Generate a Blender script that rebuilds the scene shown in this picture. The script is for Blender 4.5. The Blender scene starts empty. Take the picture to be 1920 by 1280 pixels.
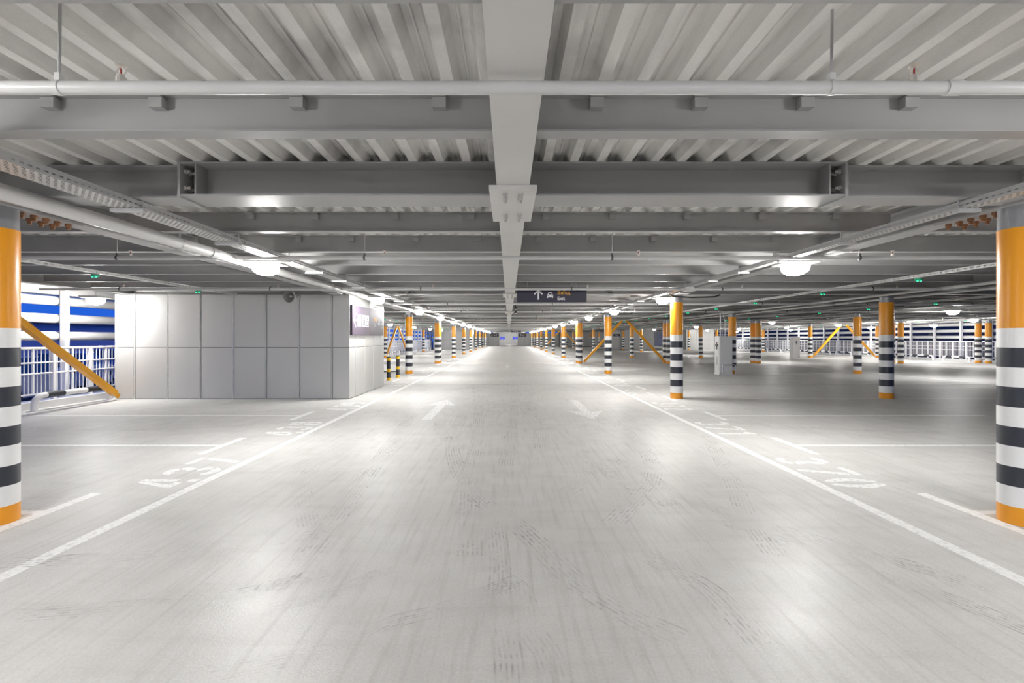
import bpy, math, random
from mathutils import Vector, Matrix
random.seed(7)
R = math.radians
SC = bpy.context.scene
COL = SC.collection

# ---------------------------------------------------------------- camera, world, exposure
CAM_H = 1.424                      # eye height above the floor
FOC = 920.0                        # focal length for a 1920 px wide frame
cam_d = bpy.data.cameras.new('camera')
cam_d.sensor_width = 36.0
cam_d.lens = FOC / 1920.0 * 36.0
cam_d.shift_x = 6.5 / 1920.0
cam_d.shift_y = -6.5 / 1920.0
cam_d.clip_start = 0.05
cam_d.clip_end = 600
cam = bpy.data.objects.new('camera', cam_d)
cam.location = (0, 0, CAM_H)
cam.rotation_euler = (R(90), 0, 0)
COL.objects.link(cam)
SC.camera = cam

world = bpy.data.worlds.new('dusk_sky')
SC.world = world
world.use_nodes = True
bg = world.node_tree.nodes['Background']
bg.inputs[0].default_value = (0.018, 0.11, 0.62, 1)      # even blue-hour sky
bg.inputs[1].default_value = 0.55

vs = SC.view_settings
vs.view_transform = 'Standard'
vs.look = 'None'
vs.gamma = 1.0
vs.use_curve_mapping = False
vs.exposure = 1.05
LAMP_POWER = 120.0                 # emission of the LED diffusers
SC.cycles.use_denoising = True
SC.cycles.diffuse_bounces = 4
SC.cycles.glossy_bounces = 2
SC.cycles.max_bounces = 6
SC.cycles.use_adaptive_sampling = True
SC.cycles.adaptive_threshold = 0.05
SC.cycles.transparent_max_bounces = 16

# ---------------------------------------------------------------- materials
def node_mat(name):
    m = bpy.data.materials.new(name)
    m.use_nodes = True
    nt = m.node_tree
    p = nt.nodes['Principled BSDF']
    return m, nt, p

def L(nt, a, b):
    nt.links.new(a, b)

def paint(name, col, rough=0.5, var=0.08, scale=3.0, bump=0.05, bscale=180.0, metal=0.0, spec=0.5, detail=4.0):
    """plain paint or metal with a little tonal drift and fine relief"""
    m, nt, p = node_mat(name)
    tc = nt.nodes.new('ShaderNodeTexCoord')
    n = nt.nodes.new('ShaderNodeTexNoise')
    n.inputs['Scale'].default_value = scale
    n.inputs['Detail'].default_value = detail
    L(nt, tc.outputs['Object'], n.inputs['Vector'])
    mix = nt.nodes.new('ShaderNodeMix'); mix.data_type = 'RGBA'
    mix.inputs['A'].default_value = tuple(c * (1 - var) for c in col) + (1,)
    mix.inputs['B'].default_value = tuple(min(1, c * (1 + var)) for c in col) + (1,)
    L(nt, n.outputs['Fac'], mix.inputs['Factor'])
    L(nt, mix.outputs['Result'], p.inputs['Base Color'])
    p.inputs['Roughness'].default_value = rough
    p.inputs['Metallic'].default_value = metal
    p.inputs['Specular IOR Level'].default_value = spec
    if bump > 0:
        b = nt.nodes.new('ShaderNodeTexNoise')
        b.inputs['Scale'].default_value = bscale
        b.inputs['Detail'].default_value = 2
        L(nt, tc.outputs['Object'], b.inputs['Vector'])
        bn = nt.nodes.new('ShaderNodeBump')
        bn.inputs['Strength'].default_value = bump
        bn.inputs['Distance'].default_value = 0.01
        L(nt, b.outputs['Fac'], bn.inputs['Height'])
        L(nt, bn.outputs['Normal'], p.inputs['Normal'])
    return m

def emit(name, col, strength):
    m = bpy.data.materials.new(name); m.use_nodes = True
    nt = m.node_tree
    nt.nodes.remove(nt.nodes['Principled BSDF'])
    e = nt.nodes.new('ShaderNodeEmission')
    e.inputs[0].default_value = tuple(col) + (1,)
    e.inputs[1].default_value = strength
    L(nt, e.outputs[0], nt.nodes['Material Output'].inputs['Surface'])
    return m

def math_node(nt, op, a=None, b=None, va=None, vb=None):
    n = nt.nodes.new('ShaderNodeMath'); n.operation = op
    if a is not None: L(nt, a, n.inputs[0])
    elif va is not None: n.inputs[0].default_value = va
    if b is not None: L(nt, b, n.inputs[1])
    elif vb is not None: n.inputs[1].default_value = vb
    return n.outputs[0]

def ramp(nt, src, stops):
    r = nt.nodes.new('ShaderNodeValToRGB')
    els = r.color_ramp.elements
    while len(els) < len(stops): els.new(0.5)
    for e, (pos, c) in zip(els, stops):
        e.position = pos
        e.color = (c, c, c, 1) if not isinstance(c, tuple) else c + (1,)
    L(nt, src, r.inputs[0])
    return r.outputs[0]

def floor_material():
    m, nt, p = node_mat('power_floated_concrete')
    tc = nt.nodes.new('ShaderNodeTexCoord')
    def noise(scale, detail=5, stretch=None, rot=0.0, rough=0.55):
        mp = nt.nodes.new('ShaderNodeMapping')
        mp.inputs['Rotation'].default_value = (0, 0, rot)
        if stretch: mp.inputs['Scale'].default_value = stretch
        L(nt, tc.outputs['Object'], mp.inputs['Vector'])
        n = nt.nodes.new('ShaderNodeTexNoise')
        n.inputs['Scale'].default_value = scale
        n.inputs['Detail'].default_value = detail
        n.inputs['Roughness'].default_value = rough
        L(nt, mp.outputs[0], n.inputs['Vector'])
        return n.outputs['Fac']
    cloud = ramp(nt, noise(0.55, 6), [(0.3, 0.88), (0.7, 1.0)])
    mott = ramp(nt, noise(3.2, 6), [(0.3, 0.90), (0.68, 1.0)])
    st1 = ramp(nt, noise(1.0, 6, (22, 1.0, 1), R(9)), [(0.33, 0.90), (0.47, 1.0)])
    st2 = ramp(nt, noise(1.0, 6, (1.0, 9, 1), R(24)), [(0.33, 0.95), (0.46, 1.0)])
    st3 = ramp(nt, noise(1.3, 6, (16, 1.0, 1), R(-38)), [(0.33, 0.90), (0.46, 1.0)])
    grain = ramp(nt, noise(70, 4, None, 0, 0.7), [(0.32, 0.86), (0.62, 1.0)])
    v = cloud
    for o in (mott, st1, st2, st3, grain):
        v = math_node(nt, 'MULTIPLY', v, o)
    mix = nt.nodes.new('ShaderNodeMix'); mix.data_type = 'RGBA'
    mix.inputs['A'].default_value = (0.30, 0.285, 0.27, 1)
    mix.inputs['B'].default_value = (0.70, 0.695, 0.68, 1)
    L(nt, ramp(nt, v, [(0.35, 0.0), (1.0, 1.0)]), mix.inputs['Factor'])
    ro = ramp(nt, noise(2.2, 6), [(0.25, 0.30), (0.7, 0.42)])
    h = math_node(nt, 'ADD', noise(120, 3), math_node(nt, 'MULTIPLY', noise(6, 4), vb=1.5))
    bn = nt.nodes.new('ShaderNodeBump')
    bn.inputs['Strength'].default_value = 0.3
    bn.inputs['Distance'].default_value = 0.004
    L(nt, h, bn.inputs['Height'])
    # trowelled concrete: mostly matt, with a weak even sheen
    df = nt.nodes.new('ShaderNodeBsdfDiffuse')
    gl = nt.nodes.new('ShaderNodeBsdfGlossy')
    L(nt, mix.outputs['Result'], df.inputs['Color'])
    L(nt, ro, gl.inputs['Roughness'])
    for q in (df, gl): L(nt, bn.outputs['Normal'], q.inputs['Normal'])
    ms = nt.nodes.new('ShaderNodeMixShader')
    ms.inputs[0].default_value = 0.10
    L(nt, df.outputs[0], ms.inputs[1]); L(nt, gl.outputs[0], ms.inputs[2])
    L(nt, ms.outputs[0], nt.nodes['Material Output'].inputs['Surface'])
    nt.nodes.remove(p)
    return m

def deck_material():
    """sprayed grey paint on galvanised deck, with darker patches the spray missed"""
    m, nt, p = node_mat('sprayed_deck_paint')
    tc = nt.nodes.new('ShaderNodeTexCoord')
    geo = nt.nodes.new('ShaderNodeNewGeometry')
    def noise(scale, detail, vec):
        n = nt.nodes.new('ShaderNodeTexNoise')
        n.inputs['Scale'].default_value = scale
        n.inputs['Detail'].default_value = detail
        L(nt, vec, n.inputs['Vector'])
        return n.outputs['Fac']
    a = ramp(nt, noise(1.15, 5, geo.outputs['Position']), [(0.30, 0.34), (0.45, 1.0)])
    mp = nt.nodes.new('ShaderNodeMapping')
    mp.inputs['Scale'].default_value = (9, 1.2, 9)
    L(nt, geo.outputs['Position'], mp.inputs['Vector'])
    b = ramp(nt, noise(1.0, 5, mp.outputs[0]), [(0.33, 0.78), (0.50, 1.0)])
    c = ramp(nt, noise(260, 2, geo.outputs['Position']), [(0.3, 0.86), (0.7, 1.0)])
    v = math_node(nt, 'MULTIPLY', math_node(nt, 'MULTIPLY', a, b), c)
    mix = nt.nodes.new('ShaderNodeMix'); mix.data_type = 'RGBA'
    mix.inputs['A'].default_value = (0.26, 0.25, 0.245, 1)
    mix.inputs['B'].default_value = (0.90, 0.885, 0.855, 1)
    L(nt, v, mix.inputs['Factor'])
    L(nt, mix.outputs['Result'], p.inputs['Base Color'])
    p.inputs['Roughness'].default_value = 0.42
    p.inputs['Specular IOR Level'].default_value = 0.4
    return m

def slot_material(name, col, across_pitch, along_pitch, fill_a, fill_b, stagger=0.5):
    """perforated galvanised sheet: real see-through slots, laid out on UVs in metres (u across, v along)"""
    m, nt, p = node_mat(name)
    p.inputs['Base Color'].default_value = tuple(col) + (1,)
    p.inputs['Roughness'].default_value = 0.42
    p.inputs['Metallic'].default_value = 0.35
    uv = nt.nodes.new('ShaderNodeUVMap')
    sp = nt.nodes.new('ShaderNodeSeparateXYZ')
    L(nt, uv.outputs[0], sp.inputs[0])
    u = math_node(nt, 'DIVIDE', sp.outputs[0], vb=across_pitch)
    row = math_node(nt, 'FLOOR', u)
    fu = math_node(nt, 'FRACT', u)
    v = math_node(nt, 'DIVIDE', sp.outputs[1], vb=along_pitch)
    v = math_node(nt, 'ADD', v, math_node(nt, 'MULTIPLY', row, vb=stagger))
    fv = math_node(nt, 'FRACT', v)
    ina = math_node(nt, 'LESS_THAN', math_node(nt, 'ABSOLUTE', math_node(nt, 'SUBTRACT', fu, vb=0.5)), vb=fill_a / 2)
    inb = math_node(nt, 'LESS_THAN', math_node(nt, 'ABSOLUTE', math_node(nt, 'SUBTRACT', fv, vb=0.5)), vb=fill_b / 2)
    hole = math_node(nt, 'MULTIPLY', ina, inb)
    L(nt, math_node(nt, 'SUBTRACT', None, hole, va=1.0), p.inputs['Alpha'])
    return m

def tyre_material():
    """rubber left on the slab: four ribs across the tread, broken up along the run (u across 0-1, v along in m)"""
    m, nt, p = node_mat('tyre_rubber_trace')
    p.inputs['Base Color'].default_value = (0.16, 0.155, 0.15, 1)
    p.inputs['Roughness'].default_value = 0.5
    uv = nt.nodes.new('ShaderNodeUVMap')
    sp = nt.nodes.new('ShaderNodeSeparateXYZ')
    L(nt, uv.outputs[0], sp.inputs[0])
    rib = math_node(nt, 'FRACT', math_node(nt, 'MULTIPLY', sp.outputs[0], vb=6.0))
    rib = math_node(nt, 'ABSOLUTE', math_node(nt, 'SUBTRACT', rib, vb=0.5))
    rib = ramp(nt, rib, [(0.10, 1.0), (0.30, 0.0)])
    cmb = nt.nodes.new('ShaderNodeCombineXYZ')
    L(nt, math_node(nt, 'MULTIPLY', sp.outputs[0], vb=5.0), cmb.inputs[0])
    L(nt, math_node(nt, 'MULTIPLY', sp.outputs[1], vb=15.0), cmb.inputs[1])
    n = nt.nodes.new('ShaderNodeTexNoise'); n.inputs['Scale'].default_value = 1.0; n.inputs['Detail'].default_value = 3
    L(nt, cmb.outputs[0], n.inputs['Vector'])
    brk = ramp(nt, n.outputs['Fac'], [(0.42, 0.0), (0.6, 1.0)])
    geo = nt.nodes.new('ShaderNodeNewGeometry')
    n2 = nt.nodes.new('ShaderNodeTexNoise'); n2.inputs['Scale'].default_value = 2.2; n2.inputs['Detail'].default_value = 3
    L(nt, geo.outputs['Position'], n2.inputs['Vector'])
    big = ramp(nt, n2.outputs['Fac'], [(0.42, 0.02), (0.68, 0.40)])
    a = math_node(nt, 'MULTIPLY', math_node(nt, 'MULTIPLY', rib, brk), big)
    L(nt, a, p.inputs['Alpha'])
    return m

def worn_paint(name, col, wear=0.25):
    """thin road paint, worn through in places to let the slab show"""
    m, nt, p = node_mat(name)
    p.inputs['Base Color'].default_value = tuple(col) + (1,)
    p.inputs['Roughness'].default_value = 0.5
    geo = nt.nodes.new('ShaderNodeNewGeometry')
    n = nt.nodes.new('ShaderNodeTexNoise'); n.inputs['Scale'].default_value = 26; n.inputs['Detail'].default_value = 6
    L(nt, geo.outputs['Position'], n.inputs['Vector'])
    L(nt, ramp(nt, n.outputs['Fac'], [(0.32, 1 - wear * 2.2), (0.52, 1 - wear * 0.35)]), p.inputs['Alpha'])
    return m

M = {}
M['floor'] = floor_material()
M['deck'] = deck_material()
M['steel'] = paint('grey_steel_paint', (0.38, 0.378, 0.375), 0.42, 0.14, 1.6, 0.05, 240)
M['steel_light'] = paint('light_grey_steel_paint', (0.66, 0.65, 0.63), 0.4, 0.08, 2.0, 0.05, 200)  # brighter light on the central girder put into the colour; couplings share the grey
M['galv'] = paint('galvanised_steel', (0.52, 0.52, 0.52), 0.36, 0.12, 9.0, 0.02, 120, metal=0.4)
M['pipe'] = paint('grey_pipe_paint', (0.60, 0.595, 0.585), 0.3, 0.05, 5.0, 0.02, 150)
M['foil'] = paint('bare_column_steel', (0.36, 0.37, 0.39), 0.3, 0.18, 14.0, 0.08, 60, metal=0.5)
M['orange'] = paint('orange_column_paint', (0.80, 0.32, 0.012), 0.32, 0.05, 4.0, 0.05, 130)
M['yellow'] = paint('yellow_orange_brace_paint', (0.80, 0.36, 0.012), 0.35, 0.05, 4.0, 0.03, 130)
M['bollard_yellow'] = paint('bollard_yellow', (0.85, 0.52, 0.01), 0.35, 0.05, 5.0, 0.0)
M['white'] = paint('white_band_paint', (0.80, 0.80, 0.785), 0.4, 0.04, 5.0, 0.05, 130)
M['black'] = paint('charcoal_band_paint', (0.030, 0.034, 0.044), 0.38, 0.12, 6.0, 0.05, 130)
M['panel'] = paint('grey_wall_panel', (0.50, 0.498, 0.485), 0.36, 0.035, 1.2, 0.01, 90)
M['profile'] = paint('aluminium_profile', (0.74, 0.74, 0.73), 0.3, 0.05, 5.0, 0.0, metal=0.3)
M['dark'] = paint('dark_gap', (0.03, 0.03, 0.032), 0.7, 0.1, 6.0, 0.0)
M['railing'] = paint('white_railing_paint', (0.78, 0.78, 0.79), 0.38, 0.04, 5.0, 0.0)
M['louver'] = paint('white_louver_paint', (0.74, 0.73, 0.72), 0.4, 0.06, 2.0, 0.0)
M['curb'] = paint('painted_kerb', (0.68, 0.68, 0.67), 0.5, 0.1, 3.0, 0.05, 60)
M['rust'] = paint('rusty_bolt', (0.30, 0.15, 0.075), 0.6, 0.35, 30.0, 0.1, 120)
M['bolt'] = paint('painted_bolt', (0.48, 0.46, 0.44), 0.4, 0.15, 30.0, 0.05, 160)
M['brass'] = paint('sprinkler_brass', (0.72, 0.68, 0.62), 0.3, 0.1, 20.0, 0.0, metal=0.5)
M['red_glass'] = paint('sprinkler_bulb', (0.34, 0.02, 0.01), 0.15, 0.05, 20.0, 0.0)
M['clamp'] = paint('dark_clamp', (0.09, 0.09, 0.095), 0.45, 0.2, 20.0, 0.0)
M['sign_navy'] = paint('navy_sign_face', (0.030, 0.028, 0.050), 0.45, 0.06, 4.0, 0.0)
M['sign_purple'] = paint('purple_sign_face', (0.05, 0.033, 0.058), 0.5, 0.05, 4.0, 0.0)
M['sign_white'] = paint('sign_white', (0.85, 0.85, 0.86), 0.4, 0.02, 4.0, 0.0)
M['picto_white'] = paint('pictogram_white', (0.50, 0.50, 0.51), 0.5, 0.02, 4.0, 0.0)
M['sign_amber'] = paint('sign_amber', (0.80, 0.40, 0.035), 0.4, 0.02, 4.0, 0.0)
M['cabinet'] = paint('white_cabinet_paint', (0.66, 0.66, 0.645), 0.4, 0.03, 4.0, 0.02, 90)
M['plastic_black'] = paint('black_plastic', (0.02, 0.02, 0.022), 0.4, 0.1, 9.0, 0.0)
M['plastic_grey'] = paint('grey_plastic', (0.45, 0.45, 0.44), 0.45, 0.06, 9.0, 0.0)
M['horn_inside'] = paint('horn_inside', (0.20, 0.20, 0.19), 0.5, 0.1, 9.0, 0.0)
M['slab'] = paint('concrete_slab', (0.42, 0.41, 0.40), 0.8, 0.12, 1.0, 0.1, 40)
M['rubber'] = paint('joint_rubber', (0.10, 0.10, 0.10), 0.6, 0.2, 8.0, 0.0)
M['lane_paint'] = worn_paint('lane_line_paint', (0.88, 0.88, 0.87), 0.10)
M['number_paint'] = worn_paint('number_paint', (0.88, 0.88, 0.87), 0.14)
M['arrow_paint'] = worn_paint('arrow_paint', (0.86, 0.86, 0.85), 0.24)
M['tyre'] = tyre_material()
M['tray_bottom'] = slot_material('perforated_tray_bottom', (0.60, 0.60, 0.585), 0.0235, 0.05, 0.34, 0.52)
M['tray_side'] = slot_material('slotted_tray_side', (0.50, 0.50, 0.50), 0.046, 0.05, 0.17, 0.55)
M['channel'] = slot_material('slotted_sensor_channel', (0.74, 0.74, 0.73), 0.05, 0.10, 0.36, 0.55)
M['lamp'] = emit('led_diffuser_glow', (1.0, 0.985, 0.96), LAMP_POWER)
M['green'] = emit('green_indicator_glow', (0.02, 0.95, 0.38), 2.2)
M['green_dome'] = paint('green_dome', (0.02, 0.40, 0.18), 0.2, 0.05, 9.0, 0.0)
M['asphalt'] = paint('asphalt', (0.10, 0.10, 0.11), 0.8, 0.2, 2.0, 0.1, 60)
M['far_wall'] = paint('far_building_wall', (0.55, 0.50, 0.62), 0.8, 0.08, 0.5, 0.0)
M['far_roof'] = paint('far_building_roof', (0.06, 0.06, 0.08), 0.8, 0.1, 0.5, 0.0)
M['far_glass'] = paint('dark_window_glass', (0.02, 0.025, 0.05), 0.1, 0.05, 0.5, 0.0)
M['window_glow'] = emit('lit_window', (0.10, 0.13, 0.75), 0.5)
M['car_paint'] = paint('pale_car_paint', (0.55, 0.57, 0.62), 0.25, 0.03, 2.0, 0.0)
M['car_paint2'] = paint('blue_car_paint', (0.10, 0.22, 0.45), 0.25, 0.03, 2.0, 0.0)
M['tyre_solid'] = paint('tyre_black', (0.02, 0.02, 0.02), 0.7, 0.1, 9.0, 0.0)
M['white_wall'] = paint('white_wall_paint', (0.78, 0.78, 0.77), 0.5, 0.04, 1.0, 0.0)

# ---------------------------------------------------------------- mesh builder
class MB:
    def __init__(self):
        self.v = []; self.f = []; self.m = []; self.uv = None
    def _add(self, vs, fs, mi=0):
        o = len(self.v)
        self.v += [tuple(p) for p in vs]
        self.f += [tuple(i + o for i in f) for f in fs]
        self.m += [mi] * len(fs)
        return self
    def box(self, x0, x1, y0, y1, z0, z1, mi=0):
        vs = [(x0,y0,z0),(x1,y0,z0),(x1,y1,z0),(x0,y1,z0),(x0,y0,z1),(x1,y0,z1),(x1,y1,z1),(x0,y1,z1)]
        fs = [(0,3,2,1),(4,5,6,7),(0,1,5,4),(1,2,6,5),(2,3,7,6),(3,0,4,7)]
        return self._add(vs, fs, mi)
    def bevel_box(self, x0, x1, y0, y1, z0, z1, b, axis='y', mi=0):
        """box whose face at the low end of `axis` is chamfered all round by b"""
        lo = {'x': (x0, x1), 'y': (y0, y1), 'z': (z0, z1)}
        if axis == 'y':
            r0 = [(x0+b,y0,z0+b),(x1-b,y0,z0+b),(x1-b,y0,z1-b),(x0+b,y0,z1-b)]
            r1 = [(x0,y0+b,z0),(x1,y0+b,z0),(x1,y0+b,z1),(x0,y0+b,z1)]
            r2 = [(x0,y1,z0),(x1,y1,z0),(x1,y1,z1),(x0,y1,z1)]
        elif axis == 'x':        # chamfer at x1 (outer face looks to +x)
            r0 = [(x1,y0+b,z0+b),(x1,y1-b,z0+b),(x1,y1-b,z1-b),(x1,y0+b,z1-b)]
            r1 = [(x1-b,y0,z0),(x1-b,y1,z0),(x1-b,y1,z1),(x1-b,y0,z1)]
            r2 = [(x0,y0,z0),(x0,y1,z0),(x0,y1,z1),(x0,y0,z1)]
        else:                    # chamfer at z0 (underside)
            r0 = [(x0+b,y1-b,z0),(x1-b,y1-b,z0),(x1-b,y0+b,z0),(x0+b,y0+b,z0)]
            r1 = [(x0,y1,z0+b),(x1,y1,z0+b),(x1,y0,z0+b),(x0,y0,z0+b)]
            r2 = [(x0,y1,z1),(x1,y1,z1),(x1,y0,z1),(x0,y0,z1)]
        vs = r0 + r1 + r2
        fs = [(0,1,2,3)]
        for k in range(4):
            j = (k+1) % 4
            fs.append((k, k+4, j+4, j)); fs.append((k+4, k+8, j+8, j+4))
        fs.append((11,10,9,8))
        return self._add(vs, fs, mi)
    def prism(self, poly, axis, a0, a1, mi=0):
        """extrude a 2D polygon: axis 'x' -> poly is (y,z); 'y' -> (x,z); 'z' -> (x,y)"""
        n = len(poly)
        def P(p, a):
            return {'x': (a, p[0], p[1]), 'y': (p[0], a, p[1]), 'z': (p[0], p[1], a)}[axis]
        vs = [P(p, a0) for p in poly] + [P(p, a1) for p in poly]
        fs = [tuple(range(n-1, -1, -1)), tuple(range(n, 2*n))]
        for k in range(n):
            j = (k+1) % n
            fs.append((k, j, j+n, k+n))
        return self._add(vs, fs, mi)
    def lathe(self, prof, seg=16, origin=(0,0,0), axis=(0,0,1), mi=0, cap=True, mis=None):
        """prof: list of (radius, height) along axis"""
        a = Vector(axis).normalized()
        u = a.orthogonal().normalized(); w = a.cross(u)
        O = Vector(origin)
        o = len(self.v)
        for (r, h) in prof:
            for k in range(seg):
                t = 2*math.pi*k/seg
                self.v.append(tuple(O + a*h + u*(r*math.cos(t)) + w*(r*math.sin(t))))
        for i in range(len(prof)-1):
            for k in range(seg):
                j = (k+1) % seg
                self.f.append((o+i*seg+k, o+i*seg+j, o+(i+1)*seg+j, o+(i+1)*seg+k))
                self.m.append(mis[i] if mis else mi)
        if cap:
            self.f.append(tuple(o+k for k in range(seg-1, -1, -1))); self.m.append(mis[0] if mis else mi)
            e = o+(len(prof)-1)*seg
            self.f.append(tuple(e+k for k in range(seg))); self.m.append(mis[-1] if mis else mi)
        return self
    def tube(self, pts, r, seg=10, mi=0, mis=None, cap=True):
        pts = [Vector(p) for p in pts]
        o = len(self.v)
        prev_u = None
        for i, p in enumerate(pts):
            if i == 0: d = pts[1]-pts[0]
            elif i == len(pts)-1: d = pts[-1]-pts[-2]
            else: d = (pts[i+1]-p).normalized() + (p-pts[i-1]).normalized()
            d.normalize()
            if prev_u is None: u = d.orthogonal().normalized()
            else:
                u = prev_u - d*prev_u.dot(d)
                u = u.normalized() if u.length > 1e-6 else d.orthogonal().normalized()
            w = d.cross(u); prev_u = u
            for k in range(seg):
                t = 2*math.pi*k/seg
                self.v.append(tuple(p + u*(r*math.cos(t)) + w*(r*math.sin(t))))
        for i in range(len(pts)-1):
            for k in range(seg):
                j = (k+1) % seg
                self.f.append((o+i*seg+k, o+i*seg+j, o+(i+1)*seg+j, o+(i+1)*seg+k))
                self.m.append(mis[i] if mis else mi)
        if cap:
            self.f.append(tuple(o+k for k in range(seg-1, -1, -1))); self.m.append(mi)
            e = o+(len(pts)-1)*seg
            self.f.append(tuple(e+k for k in range(seg))); self.m.append(mi)
        return self
    def ibeam(self, axis, a0, a1, c, z0, z1, bf, tf, tw, mi=0):
        """I section of height z0..z1 running along axis from a0 to a1, centred on c"""
        h = bf/2; w = tw/2
        poly = [(c-h,z0),(c+h,z0),(c+h,z0+tf),(c+w,z0+tf),(c+w,z1-tf),(c+h,z1-tf),(c+h,z1),(c-h,z1),(c-h,z1-tf),(c-w,z1-tf),(c-w,z0+tf),(c-h,z0+tf)]
        if axis == 'x':
            return self.prism(poly, 'x', a0, a1, mi)
        return self.prism(poly, 'y', a0, a1, mi)
    def mesh(self, name, mats, smooth=True):
        me = bpy.data.meshes.new(name)
        me.from_pydata(self.v, [], self.f)
        for mt in (mats if isinstance(mats, (list, tuple)) else [mats]):
            me.materials.append(mt)
        me.polygons.foreach_set('material_index', self.m)
        if self.uv is not None:
            ul = me.uv_layers.new(name='UVMap')
            flat = [c for uv in self.uv for c in uv]
            ul.data.foreach_set('uv', flat)
        import bmesh
        bm = bmesh.new(); bm.from_mesh(me)
        bmesh.ops.recalc_face_normals(bm, faces=bm.faces)
        bm.to_mesh(me); bm.free()
        if smooth:
            me.polygons.foreach_set('use_smooth', [True]*len(me.polygons))
            me.set_sharp_from_angle(angle=R(34))
        me.update()
        return me

def link(o, parent=None):
    COL.objects.link(o)
    if parent is not None: o.parent = parent
    return o

def ob(name, mesh, parent=None, loc=(0,0,0), rot=(0,0,0)):
    o = bpy.data.objects.new(name, mesh)
    o.location = loc; o.rotation_euler = rot
    return link(o, parent)

def tag(o, label, cat, group=None, kind=None):
    o['label'] = label; o['category'] = cat
    if group: o['group'] = group
    o['kind'] = kind or 'thing'
    return o

def empty(name, loc=(0,0,0), rot=(0,0,0)):
    e = bpy.data.objects.new(name, None)
    e.empty_display_size = 0.2
    e.location = loc; e.rotation_euler = rot
    return link(e)

def copy_tree(o, parent=None):
    c = o.copy(); COL.objects.link(c); c.parent = parent
    for ch in o.children: copy_tree(ch, c)
    return c

ORD = ['nearest','second','third','fourth','fifth','sixth','seventh','eighth','ninth','tenth','eleventh','twelfth',
       'thirteenth','fourteenth','fifteenth','sixteenth','seventeenth','eighteenth','nineteenth','twentieth','twenty-first','twenty-second',
       'twenty-third','twenty-fourth','twenty-fifth','twenty-sixth','twenty-seventh','twenty-eighth','twenty-ninth','thirtieth',
       'thirty-first','thirty-second','thirty-third','thirty-fourth','thirty-fifth','thirty-sixth','thirty-seventh','thirty-eighth','thirty-ninth','fortieth']
def in_frame(x, y, margin=0):
    return y > 0.3 and -953.5 - margin < x*FOC/y < 966.5 + margin

# ---------------------------------------------------------------- levels and grid (metres)
H = CAM_H
DECK = H + 1.27            # underside of the deck ribs
BEAM = H + 1.07            # underside of the slim cross beams
ROWB = H + 1.0235          # underside of the frame beams on the column rows
GIRD = H + 1.03            # underside of the girders
ROWS = [-4.2, 3.72, 11.62, 19.62, 27.70, 35.62, 43.62, 51.62, 59.62, 67.62, 75.62, 83.62]
END = 89.0
LEFT_X, RIGHT_X = -9.7, 27.7
GX = 0.03                  # central girder
COLX = [-8.95, -3.98, 3.98, 8.95, 13.95, 21.9, 26.8]

# ---------------------------------------------------------------- floor and what is painted on it
b = MB().box(-10.0, 28.3, -14, 150, -0.30, 0.0)
floor = ob('floor', b.mesh('floor', M['floor'], False))
tag(floor, 'pale grey polished concrete floor with tyre marks and white bay lines', 'floor', kind='structure')
T = 0.0015
def flat_part(name, polys, mat, z0=0.0, t=T):
    mb = MB()
    for p in polys: mb.prism(p, 'z', z0, z0 + t)
    return ob(name, mb.mesh(name, mat, False), floor)
def rect(x0, x1, y0, y1): return [(x0,y0),(x1,y0),(x1,y1),(x0,y1)]

for s in (-1, 1):
    x = s * 3.015
    o = flat_part('lane_line', [rect(x-0.05, x+0.05, -12, 88)], M['lane_paint'])
    o['label'] = 'long white line along the %s edge of the lane' % ('left' if s < 0 else 'right')
# bay divider: bar along the lane with a long line running back between the bays
def kiosk_blocks(s, y): return s < 0 and 11.3 < y < 14.8
for s in (-1, 1):
    k = 0
    y = -3.5
    while y < 80:
        if not kiosk_blocks(s, y):
            xa, xb = s*3.73, s*3.83
            polys = [rect(min(xa,xb), max(xa,xb), y-0.5, y+0.5)]
            flat_part('bay_bar', polys, M['lane_paint'])
            x0, x1 = s*3.83, s*8.75
            flat_part('bay_line', [rect(min(x0,x1), max(x0,x1), y-0.045, y+0.045)], M['lane_paint'], z0=0.0)
        y += 2.5
for y in [11.5, 14.0, 16.5, 19, 21.5, 24, 26.5, 29, 31.5, 34, 36.5, 39]:
    flat_part('bay_line', [rect(9.15, 14.1, y-0.045, y+0.045)], M['lane_paint'])
    if y > 20: flat_part('bay_line', [rect(21.8, 26.6, y-0.045, y+0.045)], M['lane_paint'])
flat_part('lane_line', [rect(14.85, 14.95, 10, 88)], M['lane_paint'])
flat_part('lane_line', [rect(20.95, 21.05, 10, 88)], M['lane_paint'])

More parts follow.
